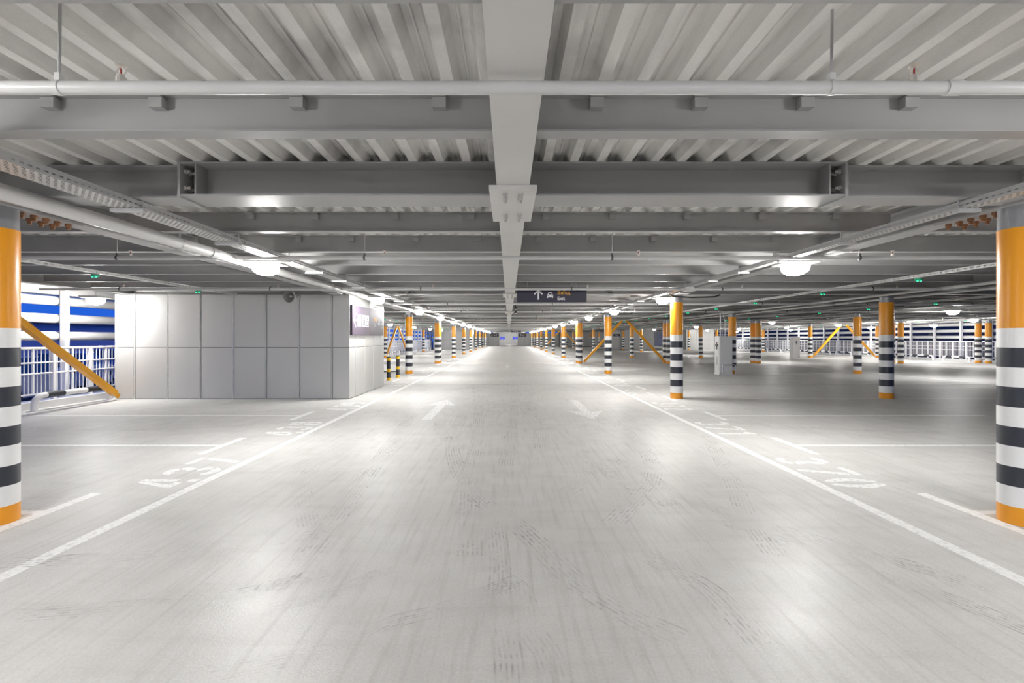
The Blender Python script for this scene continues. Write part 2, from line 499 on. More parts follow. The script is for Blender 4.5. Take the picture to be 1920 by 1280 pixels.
# stencilled digits on a 0.36 x 0.56 cell (u right, v up), broken where the stencil bridges are
def arc(cx, cy, rx, ry, a0, a1, w, n=8):
    o = [(cx+rx*math.cos(R(a0+(a1-a0)*i/n)), cy+ry*math.sin(R(a0+(a1-a0)*i/n))) for i in range(n+1)]
    inn = [(cx+(rx-w)*math.cos(R(a1+(a0-a1)*i/n)), cy+(ry-w)*math.sin(R(a1+(a0-a1)*i/n))) for i in range(n+1)]
    return o + inn
W = 0.10
DIG = {
 '0': [arc(.17,.28,.16,.28,100,260,W), arc(.17,.28,.16,.28,-80,80,W)],
 '1': [[(.13,0),(.22,0),(.22,.56),(.13,.56),(.04,.48),(.07,.42),(.13,.455)]],
 '2': [arc(.17,.40,.155,.16,20,170,W), [(.02,.085),(.12,.085),(.325,.36),(.30,.42),(.235,.37),(.02,.10)], [(.02,0),(.33,0),(.33,.07),(.02,.07)]],
 '3': [arc(.16,.41,.15,.15,35,165,W), arc(.16,.405,.155,.155,-75,25,W), arc(.16,.15,.165,.155,-5,80,W), arc(.16,.15,.165,.155,-165,-20,W)],
 '4': [[(.21,0),(.295,0),(.295,.10),(.21,.10)], [(.21,.20),(.295,.20),(.295,.56),(.21,.56)],
       [(.02,.12),(.19,.12),(.19,.19),(.11,.19),(.19,.43),(.19,.56),(.18,.56),(.02,.19)]],
 '5': [[(.05,.30),(.13,.33),(.13,.56),(.05,.56)], [(.15,.48),(.32,.48),(.32,.56),(.15,.56)], arc(.15,.19,.18,.18,-60,105,W), arc(.15,.19,.17,.19,-165,-75,W)],
 '6': [arc(.17,.28,.16,.28,60,255,W), arc(.17,.17,.16,.17,-90,95,W)],
 '7': [[(.02,.48),(.33,.48),(.33,.56),(.02,.56)], [(.08,0),(.175,0),(.33,.45),(.235,.45)]],
 '8': [arc(.17,.42,.14,.14,100,260,W), arc(.17,.42,.14,.14,-80,80,W), arc(.17,.15,.16,.15,100,260,W), arc(.17,.15,.16,.15,-80,80,W)],
 '9': [arc(.17,.28,.16,.28,-120,75,W), arc(.17,.39,.16,.17,90,275,W)],
}
def bay_number(text, s, yc):
    """number read from the lane: on the left (s=-1) it runs away from the viewer, on the right towards the viewer"""
    polys = []
    for i, ch in enumerate(text):
        for poly in DIG[ch]:
            q = []
            for (u, v) in poly:
                uu = u + i*0.43 - 0.6
                if s < 0: q.append((-3.10 - v, yc + uu))
                else:     q.append((3.12 + v, yc - uu))
            polys.append(q)
    o = flat_part('bay_number', polys, M['number_paint'])
    o['label'] = 'white stencilled bay number ' + text
nl, nr = 437, 370
y = 5.25
for i in range(12):
    if not (11.0 < y < 14.8): bay_number(str(nl+i if i < 3 else nl+i-1), -1, y)
    elif i == 2: pass
    bay_number(str(nr+i), 1, y)
    y += 2.5
def arrow(xc, y_tail, y_tip, s_len=0.42):
    d = 1 if y_tip > y_tail else -1
    yh = y_tip - d*1.05
    return [(xc-0.085, y_tail),(xc+0.085, y_tail),(xc+0.085, yh+d*0.12),(xc+0.345, yh),(xc, y_tip),(xc-0.345, yh),(xc-0.085, yh+d*0.12)]
for xc, yt, yp, lb in [(-1.43, 8.55, 11.35, 'white arrow pointing away on the left half of the lane'),
                       (1.49, 11.25, 8.55, 'white arrow pointing towards the viewer on the right half of the lane'),
                       (-0.05, 23.4, 26.4, 'small white arrow far down the middle of the lane')]:
    o = flat_part('direction_arrow', [arrow(xc, yt, yp)], M['arrow_paint'])
    o['label'] = lb
for yj in (15.15, 27.70):
    flat_part('floor_joint', [rect(-9.9, 28.2, yj-0.014, yj+0.014)], M['rubber'], t=0.0022)
    flat_part('joint_edge', [rect(-9.9, 28.2, yj+0.016, yj+0.032)], M['galv'], t=0.0022)

def tyre_mark(pts, w=0.2):
    """rubber ribbon along a smooth curve through the given floor points"""
    P = [Vector((x, y, 0)) for x, y in pts]
    sm = []
    for i in range(len(P)-1):
        p0 = P[max(i-1,0)]; p1 = P[i]; p2 = P[i+1]; p3 = P[min(i+2,len(P)-1)]
        for k in range(8):
            t = k/8
            sm.append(0.5*((2*p1)+(p2-p0)*t+(2*p0-5*p1+4*p2-p3)*t*t+(3*p1-p0-3*p2+p3)*t**3))
    sm.append(P[-1])
    mb = MB(); mb.uv = []
    run = 0; prev = None; rows = []
    for i, p in enumerate(sm):
        d = (sm[min(i+1,len(sm)-1)] - sm[max(i-1,0)]).normalized()
        n = Vector((-d.y, d.x, 0))
        if prev is not None: run += (p-prev).length
        prev = p
        rows.append((p+n*w/2, p-n*w/2, run))
    for i in range(len(rows)-1):
        a, bb, r0 = rows[i]; c, dd, r1 = rows[i+1]
        z = 0.0032
        mb._add([(a.x,a.y,z),(bb.x,bb.y,z),(dd.x,dd.y,z),(c.x,c.y,z)], [(0,1,2,3)])
        mb.uv += [(0,r0),(1,r0),(1,r1),(0,r1)]
    me = bpy.data.meshes.new('tyre_mark')
    me.from_pydata(mb.v, [], mb.f)
    me.materials.append(M['tyre'])
    ul = me.uv_layers.new(name='UVMap')
    ul.data.foreach_set('uv', [c for uv in mb.uv for c in uv])
    return ob('tyre_mark', me, floor)
TY = [
 ([(1.74,8.85),(1.8,7.19),(1.69,5.94),(1.5,5.1),(1.21,4.47),(0.74,3.67),(0.51,3.37)], .2),
 ([(-1.09,10.44),(-1.2,9.12),(-1.12,7.99),(-0.96,7.19),(-0.8,6.69)], .2),
 ([(-0.86,9.12),(-0.77,6.77),(-0.56,5.38),(-0.29,4.4),(0,3.87),(0.18,3.45),(0.38,2.9),(0.63,2.52),(0.81,2.32)], .2),
 ([(-1.35,2.05),(-1.05,2.15),(-0.77,2.26),(-0.57,2.46),(-0.37,2.56),(-0.18,2.71),(0.07,2.9)], .13),
 ([(-1.3,2.55),(-0.95,2.77),(-0.79,2.96),(-0.56,3.12),(-0.13,3.56)], .12),
 ([(-4.2,3.0),(-3.21,3.1),(-2.5,3.2),(-2.23,3.3),(-1.69,3.43),(-1.2,3.65)], .18),
 ([(0.62,12.75),(0.37,10.84),(0.34,8.85),(0.49,7.47),(0.42,6.33)], .2),
 ([(0.38,11.26),(0.65,7.88),(1.0,5.49),(1.22,4.61),(1.43,4.09)], .2),
 ([(0.97,5.49),(0.71,4.84),(0.5,4.47)], .2),
 ([(1.6,3.9),(1.94,3.4),(2.2,2.97),(2.45,2.6),(2.6,2.17)], .16),
 ([(1.0,6.2),(1.41,5.26),(1.49,4.65),(1.8,3.97),(2.21,3.42),(2.55,3.03),(2.8,2.75)], .18),
 ([(0.7,3.7),(0.87,3.25),(1.05,2.95),(1.14,2.75),(1.18,2.28)], .17),
 ([(-1.82,9.42),(-1.57,6.47),(-1.44,4.76),(-1.33,3.41),(-1.35,2.76)], .2),
 ([(-0.1,3.87),(-0.05,3.05),(-0.05,2.61),(0,2.18),(0.01,1.8)], .15),
 ([(0.07,2.84),(0.11,2.41),(0.18,2.18),(0.21,1.8)], .15),
 ([(-2.6,2.5),(-1.9,2.62),(-1.5,2.72),(-1.1,3.0)], .15),
 ([(-1.0,14.5),(-0.62,10.0),(-0.45,7.2),(-0.40,5.2),(-0.25,3.2)], .19),
 ([(0.2,14.5),(0.12,10.0),(0.02,7.0),(-0.05,5.0)], .19),
 ([(2.9,7.2),(2.5,5.8),(2.2,4.8),(1.9,3.9),(1.75,3.2)], .18),
 ([(-2.0,7.5),(-2.2,6.0),(-2.0,4.8),(-1.5,3.7)], .18),
 ([(-8.0,7.9),(-6.6,7.6),(-5.2,7.7),(-3.8,8.3),(-2.4,9.6)], .2),
 ([(-8.3,9.8),(-6.9,9.4),(-5.4,9.3),(-3.6,9.9)], .2),
 ([(8.5,7.6),(6.8,7.4),(5.2,7.6),(3.6,8.4),(2.4,9.8)], .2),
 ([(8.5,9.6),(6.9,9.3),(5.4,9.5),(3.6,10.4)], .2),
]
for pts, w in TY: tyre_mark(pts, w)

# ---------------------------------------------------------------- ceiling slab and corrugated deck
b = MB().box(-10.2, 28.5, -14, 92, DECK+0.085, DECK+0.30)
ceiling = ob('ceiling', b.mesh('ceiling', M['slab'], False))
tag(ceiling, 'corrugated steel deck ceiling sprayed pale grey', 'ceiling', kind='structure')
PITCH = 0.193
def deck_profile(n):
    """one trapezoid per pitch, with a stiffening groove in the raised pan"""
    pts = []
    for i in range(n):
        x = i*PITCH
        pts += [(x, 0), (x+0.058, 0), (x+0.086, 0.07), (x+0.114, 0.07), (x+0.118, 0.06), (x+0.127, 0.06), (x+0.131, 0.07), (x+0.165, 0.07)]
    pts.append((n*PITCH, 0))
    return pts
def deck_mesh_into(mb, x0, n, y0, y1):
    pr = deck_profile(n); o = len(mb.v)
    for (x, z) in pr: mb.v += [(x0+x, y0, DECK+z), (x0+x, y1, DECK+z)]
    for i in range(len(pr)-1):
        mb.f.append((o+2*i, o+2*i+1, o+2*i+3, o+2*i+2)); mb.m.append(0)
SHEET = 4*PITCH
nsheet = int((28.0+10.0)/SHEET)
cache = {}
bays = [(-13.9, -4.2)] + [(ROWS[i], ROWS[i+1]) for i in range(len(ROWS)-1)] + [(ROWS[-1], 91)]
rest = MB()
for bi, (ya, yb) in enumerate(bays):
    for k in range(nsheet):
        x0 = -10.0 + k*SHEET + 0.02
        xm = x0 + SHEET/2
        near = bi in (1, 2, 3, 4) and yb < 28 and in_frame(max(0, abs(xm)-SHEET/2)*(1 if xm > 0 else -1), yb)
        if near:
            key = round(yb-ya, 3)
            if key not in cache:
                mb = MB(); deck_mesh_into(mb, 0, 4, 0, yb-ya)
                cache[key] = mb.mesh('deck_sheet', M['deck'], False)
            ob('deck_sheet', cache[key], ceiling, (x0, ya, 0))
        else:
            deck_mesh_into(rest, x0, 4, ya, yb)
o = ob('deck_sheets', rest.mesh('deck_sheets', M['deck'], False), ceiling)
o['kind'] = 'stuff'

# ---------------------------------------------------------------- slim cross beams
SPANS = [(-8.845, -4.085, 'over the left-hand bays'), (-3.875, GX-0.113, 'left of the central girder'),
         (GX+0.113, 3.875, 'right of the central girder'), (4.085, 8.845, 'over the bays right of the lane'),
         (9.055, 13.845, 'over the second row of right-hand bays'), (14.055, 17.785, "over the second lane's left half"),
         (18.015, 21.795, "over the second lane's right half"), (22.005, 26.695, 'over the bays by the right railing')]
beam_lines = []
for i in range(len(ROWS)-1):
    s = (ROWS[i+1]-ROWS[i]) / 7.8
    for k in range(6): beam_lines.append(ROWS[i] + (1.14 + 1.065*k)*min(s, 1.03))
beam_lines[6:12] = [4.98, 6.12, 7.20, 8.27, 9.34, 10.40]
beam_lines[4] = 1.52; beam_lines[5] = 2.59
cnt = [0]*len(SPANS)
rest = MB()
bcache = {}
# small deck cleats on the viewer's side of the web, under the deck
cleat = MB().box(-0.035, 0.035, -0.052, -0.003, -0.062, -0.012).box(-0.035, 0.035, -0.085, 0.0, -0.010, -0.004)
cleat_me = cleat.mesh('deck_cleat', M['steel'], False)
for y in beam_lines:
    for si, (xa, xb, ph) in enumerate(SPANS):
        near_x = 0 if xa*xb < 0 else (xa if abs(xa) < abs(xb) else xb)
        if 1.4 < y < 26 and in_frame(near_x, y, -6):
            key = si
            if key not in bcache:
                bcache[key] = MB().ibeam('x', 0, xb-xa, 0, 0, DECK-BEAM-0.001, 0.10, 0.0085, 0.006).mesh('cross_beam', M['steel'], False)
            o = ob('cross_beam', bcache[key], None, (xa, y, BEAM))
            tag(o, 'slim grey steel cross beam %s, %s from the viewer' % (ph, ORD[cnt[si]]), 'beam', 'slim cross beams ' + ph)
            cnt[si] += 1
            if y < 7 and si in (1, 2):
                xs = {2.59: [-2.39,-1.83,-1.10,-0.36,0.46,1.0,1.55,2.09]}.get(y, [-3.4,-2.6,-1.95,-1.15,-0.38,0.38,1.05,1.8,2.55,3.3])
                for x in xs:
                    if xa < x < xb: ob('deck_cleat', cleat_me, o, (x-xa, 0, DECK-BEAM-0.012))
        else:
            rest.ibeam('x', xa, xb, y, BEAM, DECK-0.001, 0.10, 0.0085, 0.006)
o = ob('cross_beams', rest.mesh('cross_beams', M['steel'], False))
tag(o, 'remaining slim cross beams, crowded together far down the hall', 'beam', kind='stuff')

# ---------------------------------------------------------------- heavy frame beams on the column rows
HEX = MB().lathe([(0.019,0.0),(0.019,-0.016),(0.012,-0.017),(0.012,-0.034),(0.009,-0.040)], 6, mi=0).mesh('bolt', M['bolt'], False)
HEX_RUST = MB().lathe([(0.026,0.0),(0.026,-0.022),(0.016,-0.023),(0.016,-0.045),(0.012,-0.050)], 6, mi=0).mesh('bolt', M['rust'], False)
rest = MB()
cnt = [0]*len(SPANS)
for ri, y0 in enumerate(ROWS):
    for yy in ([y0-0.04] if ri != 4 else [y0-0.30, y0+0.30]):
        for si, (xa, xb, ph) in enumerate(SPANS):
            near_x = xa if abs(xa) < abs(xb) else xb
            if 0 < ri < 5 and in_frame(near_x, yy, -6):
                root = empty('frame_beam', (0, yy, 0))
                tag(root, 'heavy grey frame beam %s, %s from the viewer' % (ph, ORD[cnt[si]]), 'beam', 'heavy frame beams ' + ph)
                cnt[si] += 1
                if si in (1, 2):
                    s = -1 if si == 1 else 1
                    xm = -2.36 if s < 0 else 2.42
                    a, c = sorted((GX+s*0.113, xm))
                    ob('beam_middle', MB().ibeam('x', a, c, 0, ROWB, DECK-0.001, 0.30, 0.012, 0.009).mesh('beam_middle', M['steel'], False), root)
                    a, c = sorted((xm+s*0.02, s*3.875))
                    ob('beam_end', MB().ibeam('x', a, c, 0.03, ROWB+0.006, DECK-0.001, 0.22, 0.012, 0.009).mesh('beam_end', M['steel'], False), root)
                    a, c = sorted((xm, xm+s*0.02))
                    ep = ob('end_plate', MB().box(a, c, -0.155, 0.155, ROWB-0.012, DECK-0.002).mesh('end_plate', M['steel'], False), root)
                    ob('stiffener', MB().box(xm-s*0.10-0.005, xm-s*0.10+0.005, -0.14, -0.006, ROWB+0.012, DECK-0.013).mesh('stiffener', M['steel'], False), root)
                    if ri < 3:
                        for zz in (ROWB+0.07, ROWB+0.19):
                            for dy in (-0.10, -0.05):
                                ob('bolt', HEX, ep, (xm - s*0.001, dy, zz), (0, R(90*s), 0))
                else:
                    ob('beam_section', MB().ibeam('x', xa, xb, 0, ROWB, DECK-0.001, 0.22, 0.012, 0.009).mesh('beam_section', M['steel'], False), root)
            else:
                rest.ibeam('x', xa, xb, yy, ROWB, DECK-0.001, 0.26, 0.012, 0.009)
o = ob('frame_beams', rest.mesh('frame_beams', M['steel'], False))
tag(o, 'remaining heavy frame beams far down the hall', 'beam', kind='stuff')

# ---------------------------------------------------------------- girders running away from the viewer
GL = [(-8.95, 0.20, 'above the left railing columns'), (-3.98, 0.20, 'above the left column row'), (GX, 0.222, 'down the centre of the lane ceiling'),
      (3.98, 0.20, 'above the right column row'), (8.95, 0.20, 'above the second column row on the right'),
      (13.95, 0.20, 'above the third column row on the right'), (17.9, 0.22, 'down the centre of the right-hand lane ceiling'),
      (21.9, 0.20, 'above the fourth column row on the right'), (26.8, 0.20, 'above the columns by the right railing')]
rest = MB()
for gx, bf, ph in GL:
    n = 0
    for i in range(len(ROWS)):
        ya = ROWS[i]; yb = ROWS[i+1] if i+1 < len(ROWS) else END
        ctr = abs(gx-GX) < 0.01
        zb = GIRD
        if i < 5 and in_frame(gx, yb, 60):
            root = empty('girder', (gx, ya, 0))
            tag(root, 'grey steel girder %s, %s span from the viewer' % (ph, ORD[n]), 'girder', 'girders ' + ph)
            n += 1
            ob('girder_section', MB().ibeam('y', 0.002, yb-ya-0.002, 0, zb, DECK-0.001, bf, 0.014, 0.010).mesh('girder_section', M['steel_light'] if ctr else M['steel'], False), root)  # centre girder has the common paint, its brightness carried by a lighter colour
            if ctr and i < 5:
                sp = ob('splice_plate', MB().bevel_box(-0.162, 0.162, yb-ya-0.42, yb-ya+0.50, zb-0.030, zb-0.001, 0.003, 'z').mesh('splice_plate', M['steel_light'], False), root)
                if i < 3:
                    for dx in (-0.055, 0.055):
                        for dy in (-0.32, -0.22, 0.24, 0.34):
                            ob('bolt', HEX, sp, (dx, yb-ya+dy, zb-0.030))
            if abs(abs(gx)-3.98) < 0.01 and i in (0, 1, 2):
                # bolted joint just behind the column: two staggered lines of nuts under the flange
                y1 = yb-ya+0.22
                pl = ob('joint_plate', MB().box(-0.13, 0.13, yb-ya-0.6, yb-ya+0.72, zb-0.020, zb-0.001).mesh('joint_plate', M['steel'] if gx > 0 else M['steel'], False), root)
                for k in range(5):
                    for dx in (-0.07, 0.07):
                        ob('bolt', HEX_RUST, pl, (dx, y1+k*0.105, zb-0.020))
        else:
            rest.ibeam('y', ya+0.002, yb-0.002, gx, zb, DECK-0.001, bf, 0.014, 0.010)
            if ctr: rest.box(gx-0.162, gx+0.162, ya-0.42, ya+0.5, zb-0.03, zb-0.001)
o = ob('girders', rest.mesh('girders', M['steel'], False))
tag(o, 'remaining grey girders far down the hall', 'girder', kind='stuff')

# ---------------------------------------------------------------- columns
RC = 0.145
BANDS = [0, .137, .292, .442, .598, .746, .896, 1.05, 1.20, 1.35, 1.50, 2.265, 2.285]
KIND = [0, 1, 2, 1, 2, 1, 2, 1, 2, 1, 0, 3]
def column_mesh(seg):
    prof = []; mis = []
    for i in range(len(BANDS)-1):
        prof += [(RC, BANDS[i]), (RC, BANDS[i+1])]
        mis += [KIND[i], KIND[i+1] if i+1 < len(KIND) else 3]
    prof = []; mis = []
    for i, z in enumerate(BANDS):
        prof.append((RC if z < 2.28 else RC-0.004, z))
        if i < len(BANDS)-1: mis.append(KIND[i])
    prof.append((RC-0.004, GIRD-0.022)); mis.append(3)
    return MB().lathe(prof, seg, mis=mis).mesh('shaft', [M['orange'], M['white'], M['black'], M['foil']])
COL_HI, COL_LO = column_mesh(40), column_mesh(20)
CAP = MB().bevel_box(-0.17, 0.17, -0.17, 0.17, GIRD-0.021, GIRD-0.0205+0.019, 0.003, 'z').mesh('cap_plate', M['steel'], False)
LINE_NAME = {-8.95: 'beside the left railing', -3.98: 'in the row left of the lane', 3.98: 'in the row right of the lane',
             8.95: 'in the second row right of the lane', 13.95: 'in the third row right of the lane',
             21.9: 'in the fourth row right of the lane', 26.8: 'beside the right railing'}
colrows = []
for i, y in enumerate(ROWS):
    if y < 0: continue
    colrows += [27.40, 28.0] if i == 4 else [3.80 if i == 1 else y]
for x in COLX:
    n = 0
    for y in colrows:
        if x in (-3.98, -8.95) and 11 < y < 14: continue       # stands inside the panelled room
        if x == -8.95 and y > 58 and y < 63: continue
        if x in (-8.95, -3.98, 3.98, 8.95) and y > 88: continue
        edge = x - (RC if x > 0 else -RC)
        if not in_frame(edge, y, 40): continue
        root = empty('column', (x, y, 0))
        tag(root, 'banded orange column %s, %s from the viewer' % (LINE_NAME[x], ORD[n]), 'column', 'banded columns ' + LINE_NAME[x])
        n += 1
        ob('shaft', COL_HI if y < 15 else COL_LO, root)
        if y < 30: ob('cap_plate', CAP, root)

# ---------------------------------------------------------------- diagonal braces
def brace(p0, p1, label):
    """flat-sided tube strut with gusset plates at both ends"""
    p0, p1 = Vector(p0), Vector(p1)
    root = empty('brace', p0)
    tag(root, label, 'brace', 'orange diagonal braces')
    d = p1-p0; Ln = d.length; d.normalize()
    side = d.cross(Vector((0,0,1))).normalized(); up = side.cross(d)
    def bar(w, h, a, c):
        mb = MB()
        vs = []
        for t in (a, c):
            for (i, j) in ((-1,-1),(1,-1),(1,1),(-1,1)):
                vs.append(tuple(d*t + side*(i*w/2) + up*(j*h/2)))
        mb._add(vs, [(0,3,2,1),(4,5,6,7),(0,1,5,4),(1,2,6,5),(2,3,7,6),(3,0,4,7)])
        return mb
    ob('strut', bar(0.12, 0.12, 0.16, Ln-0.16).mesh('strut', M['yellow'], False), root)
    ob('gusset_plate', bar(0.016, 0.11, 0.0, 0.20).mesh('gusset_plate', M['yellow'], False), root)
    ob('gusset_plate', bar(0.016, 0.11, Ln-0.20, Ln).mesh('gusset_plate', M['yellow'], False), root)
    return root
TOPZ = GIRD - 0.06
brace((-9.0, 11.34, 0.07), (-9.0, 8.1, TOPZ), 'orange diagonal brace behind the left foreground column, foot by the grey panelled room')
brace((-8.95, 35.9, 0.1), (-8.95, 39.4, TOPZ), 'orange brace by the left railing rising away from the viewer')
brace((-8.95, 43.4, 0.1), (-8.95, 39.9, TOPZ), 'orange brace by the left railing falling away from the viewer')
brace((4.2, 27.4, 0.09), (6.35, 27.4, TOPZ), 'orange brace right of the lane, left leg of the nearest inverted V')
brace((8.75, 27.4, 0.09), (6.6, 27.4, TOPZ), 'orange brace right of the lane, right leg of the nearest inverted V')
brace((4.2, 59.62, 0.09), (6.3, 59.62, TOPZ), 'orange brace right of the lane, left leg of the distant inverted V')
brace((8.75, 59.62, 0.09), (6.6, 59.62, TOPZ), 'orange brace right of the lane, right leg of the distant inverted V')
brace((22.1, 35.62, 0.09), (24.2, 35.62, TOPZ), 'orange brace near the right railing, left leg of its inverted V')
brace((26.6, 35.62, 0.09), (24.5, 35.62, TOPZ), 'orange brace near the right railing, right leg of its inverted V')

# ---------------------------------------------------------------- grey panelled rooms
def panelled_room(x0, x1, y0, y1, ztop, label, front=True, right=True, left=False, mod=0.767, first=0.46):
    root = empty('panelled_room', ((x0+x1)/2, y0, 0))
    cx = (x0+x1)/2
    tag(root, label, 'room', None)
    ob('core', MB().box(x0+0.03-cx, x1-0.03-cx, 0.03, y1-y0-0.0, 0, ztop-0.01).mesh('core', M['dark'], False), root)
    zs = [(0.012, 1.198), (1.208, ztop)]
    def run(a0, a1, first):
        cuts = [a0]; t = a0+first
        while t < a1-0.1: cuts.append(t); t += mod
        cuts.append(a1); return cuts
    if front:
        cuts = run(x0, x1, first)
        for i in range(len(cuts)-1):
            a, c = cuts[i], cuts[i+1]
            for (za, zb) in zs:
                ob('panel', MB().bevel_box(a-cx+(0.020 if i else 0.0), c-cx-(0.020 if i < len(cuts)-2 else 0.0), 0.0, 0.03, za, zb, 0.004, 'y').mesh('panel', M['panel'], False), root)
        for t in cuts[1:-1]:
            ob('joint_profile', MB().box(t-cx-0.008, t-cx+0.008, -0.006, 0.028, 0.0, ztop).mesh('joint_profile', M['profile'], False), root)
    for on, xx, s in ((right, x1, 1), (left, x0, -1)):
        if not on: continue
        cuts = run(y0, y1, 0.47)
        for i in range(len(cuts)-1):
            a, c = cuts[i]-y0, cuts[i+1]-y0
            for (za, zb) in zs:
                mb = MB().bevel_box(-0.03, 0.0, a+(0.012 if i else 0.031), c-0.012, za, zb, 0.004, 'x')
                if s < 0: mb.v = [(-p[0], p[1], p[2]) for p in mb.v]
                ob('panel', mb.mesh('panel', M['panel'], False), root, (xx-cx, 0, 0))
        for t in cuts[1:-1]:
            ob('joint_profile', MB().box(-0.028 if s > 0 else -0.006, 0.006 if s > 0 else 0.028, t-y0-0.007, t-y0+0.007, 0, ztop).mesh('joint_profile', M['profile'], False), root, (xx-cx, 0, 0))
    return root
ROOM = (-9.18, -3.71, 11.44, 14.62)
panelled_room(*ROOM, ROWB-0.005, 'large grey panelled room left of the lane with a purple sign', first=0.46)
panelled_room(-9.18, -4.45, 60.0, 63.0, ROWB-0.005, 'distant grey panelled room behind the left column row')
panelled_room(12.7, 17.9, 60.4, 63.4, ROWB-0.005, 'distant grey panelled room with a small black sign right of the lane', right=False, left=True)
panelled_room(21.9, 25.3, 60.4, 63.4, ROWB-0.005, 'distant grey panelled room nearest the right railing', right=False, left=True)
panelled_room(-9.4, -1.72, 89.0, 92.0, GIRD-0.15, 'far grey panelled end room left of the lane opening')
panelled_room(1.71, 9.2, 89.0, 92.0, GIRD-0.15, 'far grey panelled end room right of the lane opening', right=False, left=True)

# ---------------------------------------------------------------- far end: white wall with windows beyond the passage
ob('wall_far', MB().box(-3.0, 3.2, 118, 118.2, 0, 1.05).box(-3.0, 3.2, 118, 118.2, 1.75, 3.2).box(-3.0, -2.0, 118, 118.2, 1.05, 1.75)
   .box(-0.9, 1.0, 118, 118.2, 1.05, 1.75).box(2.4, 3.2, 118, 118.2, 1.05, 1.75).mesh('wall_far', M['white_wall'], False))
tag(bpy.data.objects['wall_far'], 'white wall with blue windows at the far end of the lane', 'wall', kind='structure')
for k, (xa, xb) in enumerate(((-2.0, -0.9), (1.0, 2.4))):
    w = ob('window_%d' % (k+1), MB().box(xa, xb, 118.06, 118.10, 1.05, 1.75).mesh('window', M['window_glow'], False))
    tag(w, 'blue lit window %s of the far white wall' % ('on the left' if k == 0 else 'on the right'), 'window', kind='structure')
    ob('window_frame', MB().box((xa+xb)/2-0.03, (xa+xb)/2+0.03, 118.0, 118.12, 1.05, 1.75).mesh('window_frame', M['white_wall'], False), w)
for s, nm in ((-1, 'left'), (1, 'right')):
    o = ob('wall_passage_' + nm, MB().box(*sorted((s*3.0+0.1, s*3.2+0.1)), 92.05, 118.0, 0, 3.2).mesh('wall', M['white_wall'], False))
    tag(o, 'white side wall %s of the passage at the far end' % nm, 'wall', kind='structure')
o = ob('ceiling_passage', MB().box(-3.2, 3.4, 92.1, 118.2, 3.2, 3.35).mesh('ceiling_passage', M['slab'], False))
tag(o, 'ceiling of the white passage at the far end', 'ceiling', kind='structure')
for xa, xb, nm in ((9.25, 29.2, 'right'),):
    o = ob('wall_end_' + nm, MB().box(xa, xb, 91.2, 91.4, 0, DECK).mesh('wall_end', M['white_wall'], False))
    tag(o, 'pale end wall far behind the right-hand bays', 'wall', kind='structure')

# ---------------------------------------------------------------- LED lamps
def make_lamp():
    root = empty('led_lamp')
    ob('housing', MB().bevel_box(-0.20, 0.20, -0.215, 0.215, 0.0, 0.05, 0.006, 'z').mesh('housing', M['plastic_grey'], False), root)
    # wrap-around opal diffuser below the housing
    mb = MB(); N = 14
    ring = lambda sx, sy, z: [(sx*math.copysign(abs(math.cos(t))**0.7, math.cos(t)), sy*math.copysign(abs(math.sin(t))**0.7, math.sin(t)), z) for t in [2*math.pi*(k+0.5)/N for k in range(N)]]
    rs = [ring(.150,.16,-0.001), ring(.148,.158,-0.05), ring(.132,.14,-.095), ring(.085,.09,-.130), ring(.03,.032,-.143)]
    for r in rs: mb.v += r
    for i in range(4):
        for k in range(N):
            j = (k+1) % N
            mb.f.append((i*N+k, i*N+j, (i+1)*N+j, (i+1)*N+k)); mb.m.append(0)
    mb.f.append(tuple(4*N+k for k in range(N))); mb.m.append(0)
    ob('diffuser', mb.mesh('diffuser', M['lamp']), root)
    ob('hanger_rod', MB().tube([(0,0,0.05),(0,0,0.30)], 0.006, 6).mesh('hanger_rod', M['galv']), root)
    return root
lamp0 = make_lamp()
lamp_used = [False]
def lamp(x, y, hh, label, group):
    o = lamp0 if not lamp_used[0] else copy_tree(lamp0)
    lamp_used[0] = True
    o.location = (x, y, H+hh)
    for ch in o.children:
        if ch.name.startswith('hanger_rod'): ch.scale.z = (1.27-hh)/0.30
    tag(o, label, 'lamp', group)
for x, nm in ((-3.12, 'left'), (3.68, 'right')):
    n = 0
    y = -9.9
    while y < 84:
        if y > 4:
            lamp(x, y, 0.945, 'glowing LED lamp hung along the %s side of the lane, %s from the viewer' % (nm, ORD[n]), 'lamps along the %s side of the lane' % nm)
            n += 1
        else:
            lamp(x, y, 0.945, 'glowing LED lamp on the %s side of the lane, %s behind the viewer' % (nm, ORD[int((4-y)/5.4)]), 'lamps behind the viewer')
        y += 5.4
n = 0
for (x, y, hh) in [(15.3,16.9,.94),(15.3,28.5,.94),(15.3,40.0,.94),(15.3,51.5,.94),(15.3,70,.94)]:
    lamp(x, y, hh, 'glowing LED lamp above the left edge of the second lane, %s from the viewer' % ORD[n], 'lamps above the second lane'); n += 1
n = 0
for (x, y, hh) in [(23.5,24.8,.94),(23.4,29.3,.94),(23.2,34.5,.94),(23.8,42,.94),(23.5,50,.94),(23.5,58,.94),(23.5,70,.94),(23.5,82,.94)]:
    lamp(x, y, hh, 'glowing LED lamp over the bays left of the right railing, %s from the viewer' % ORD[n], 'lamps over the right-hand bays'); n += 1
n = 0
for (x, y, hh) in [(26.0,30,.80),(27.0,36.6,.80),(27.0,47,.80),(27.0,58,.80)]:
    lamp(x, y, hh, 'low glowing LED lamp right against the right railing, %s from the viewer' % ORD[n], 'lamps against the right railing'); n += 1
lamp(-9.15, 10.88, 0.88, 'glowing LED lamp by the left railing and the grey panelled room', 'lamps by the left railing')
n = 0
for y in (24.0, 31.5, 39.5, 47.5, 55.5):
    lamp(-7.6, y, 0.90, 'small glowing LED lamp behind the left column row, %s beyond the panelled room' % ORD[n], 'lamps by the left railing'); n += 1

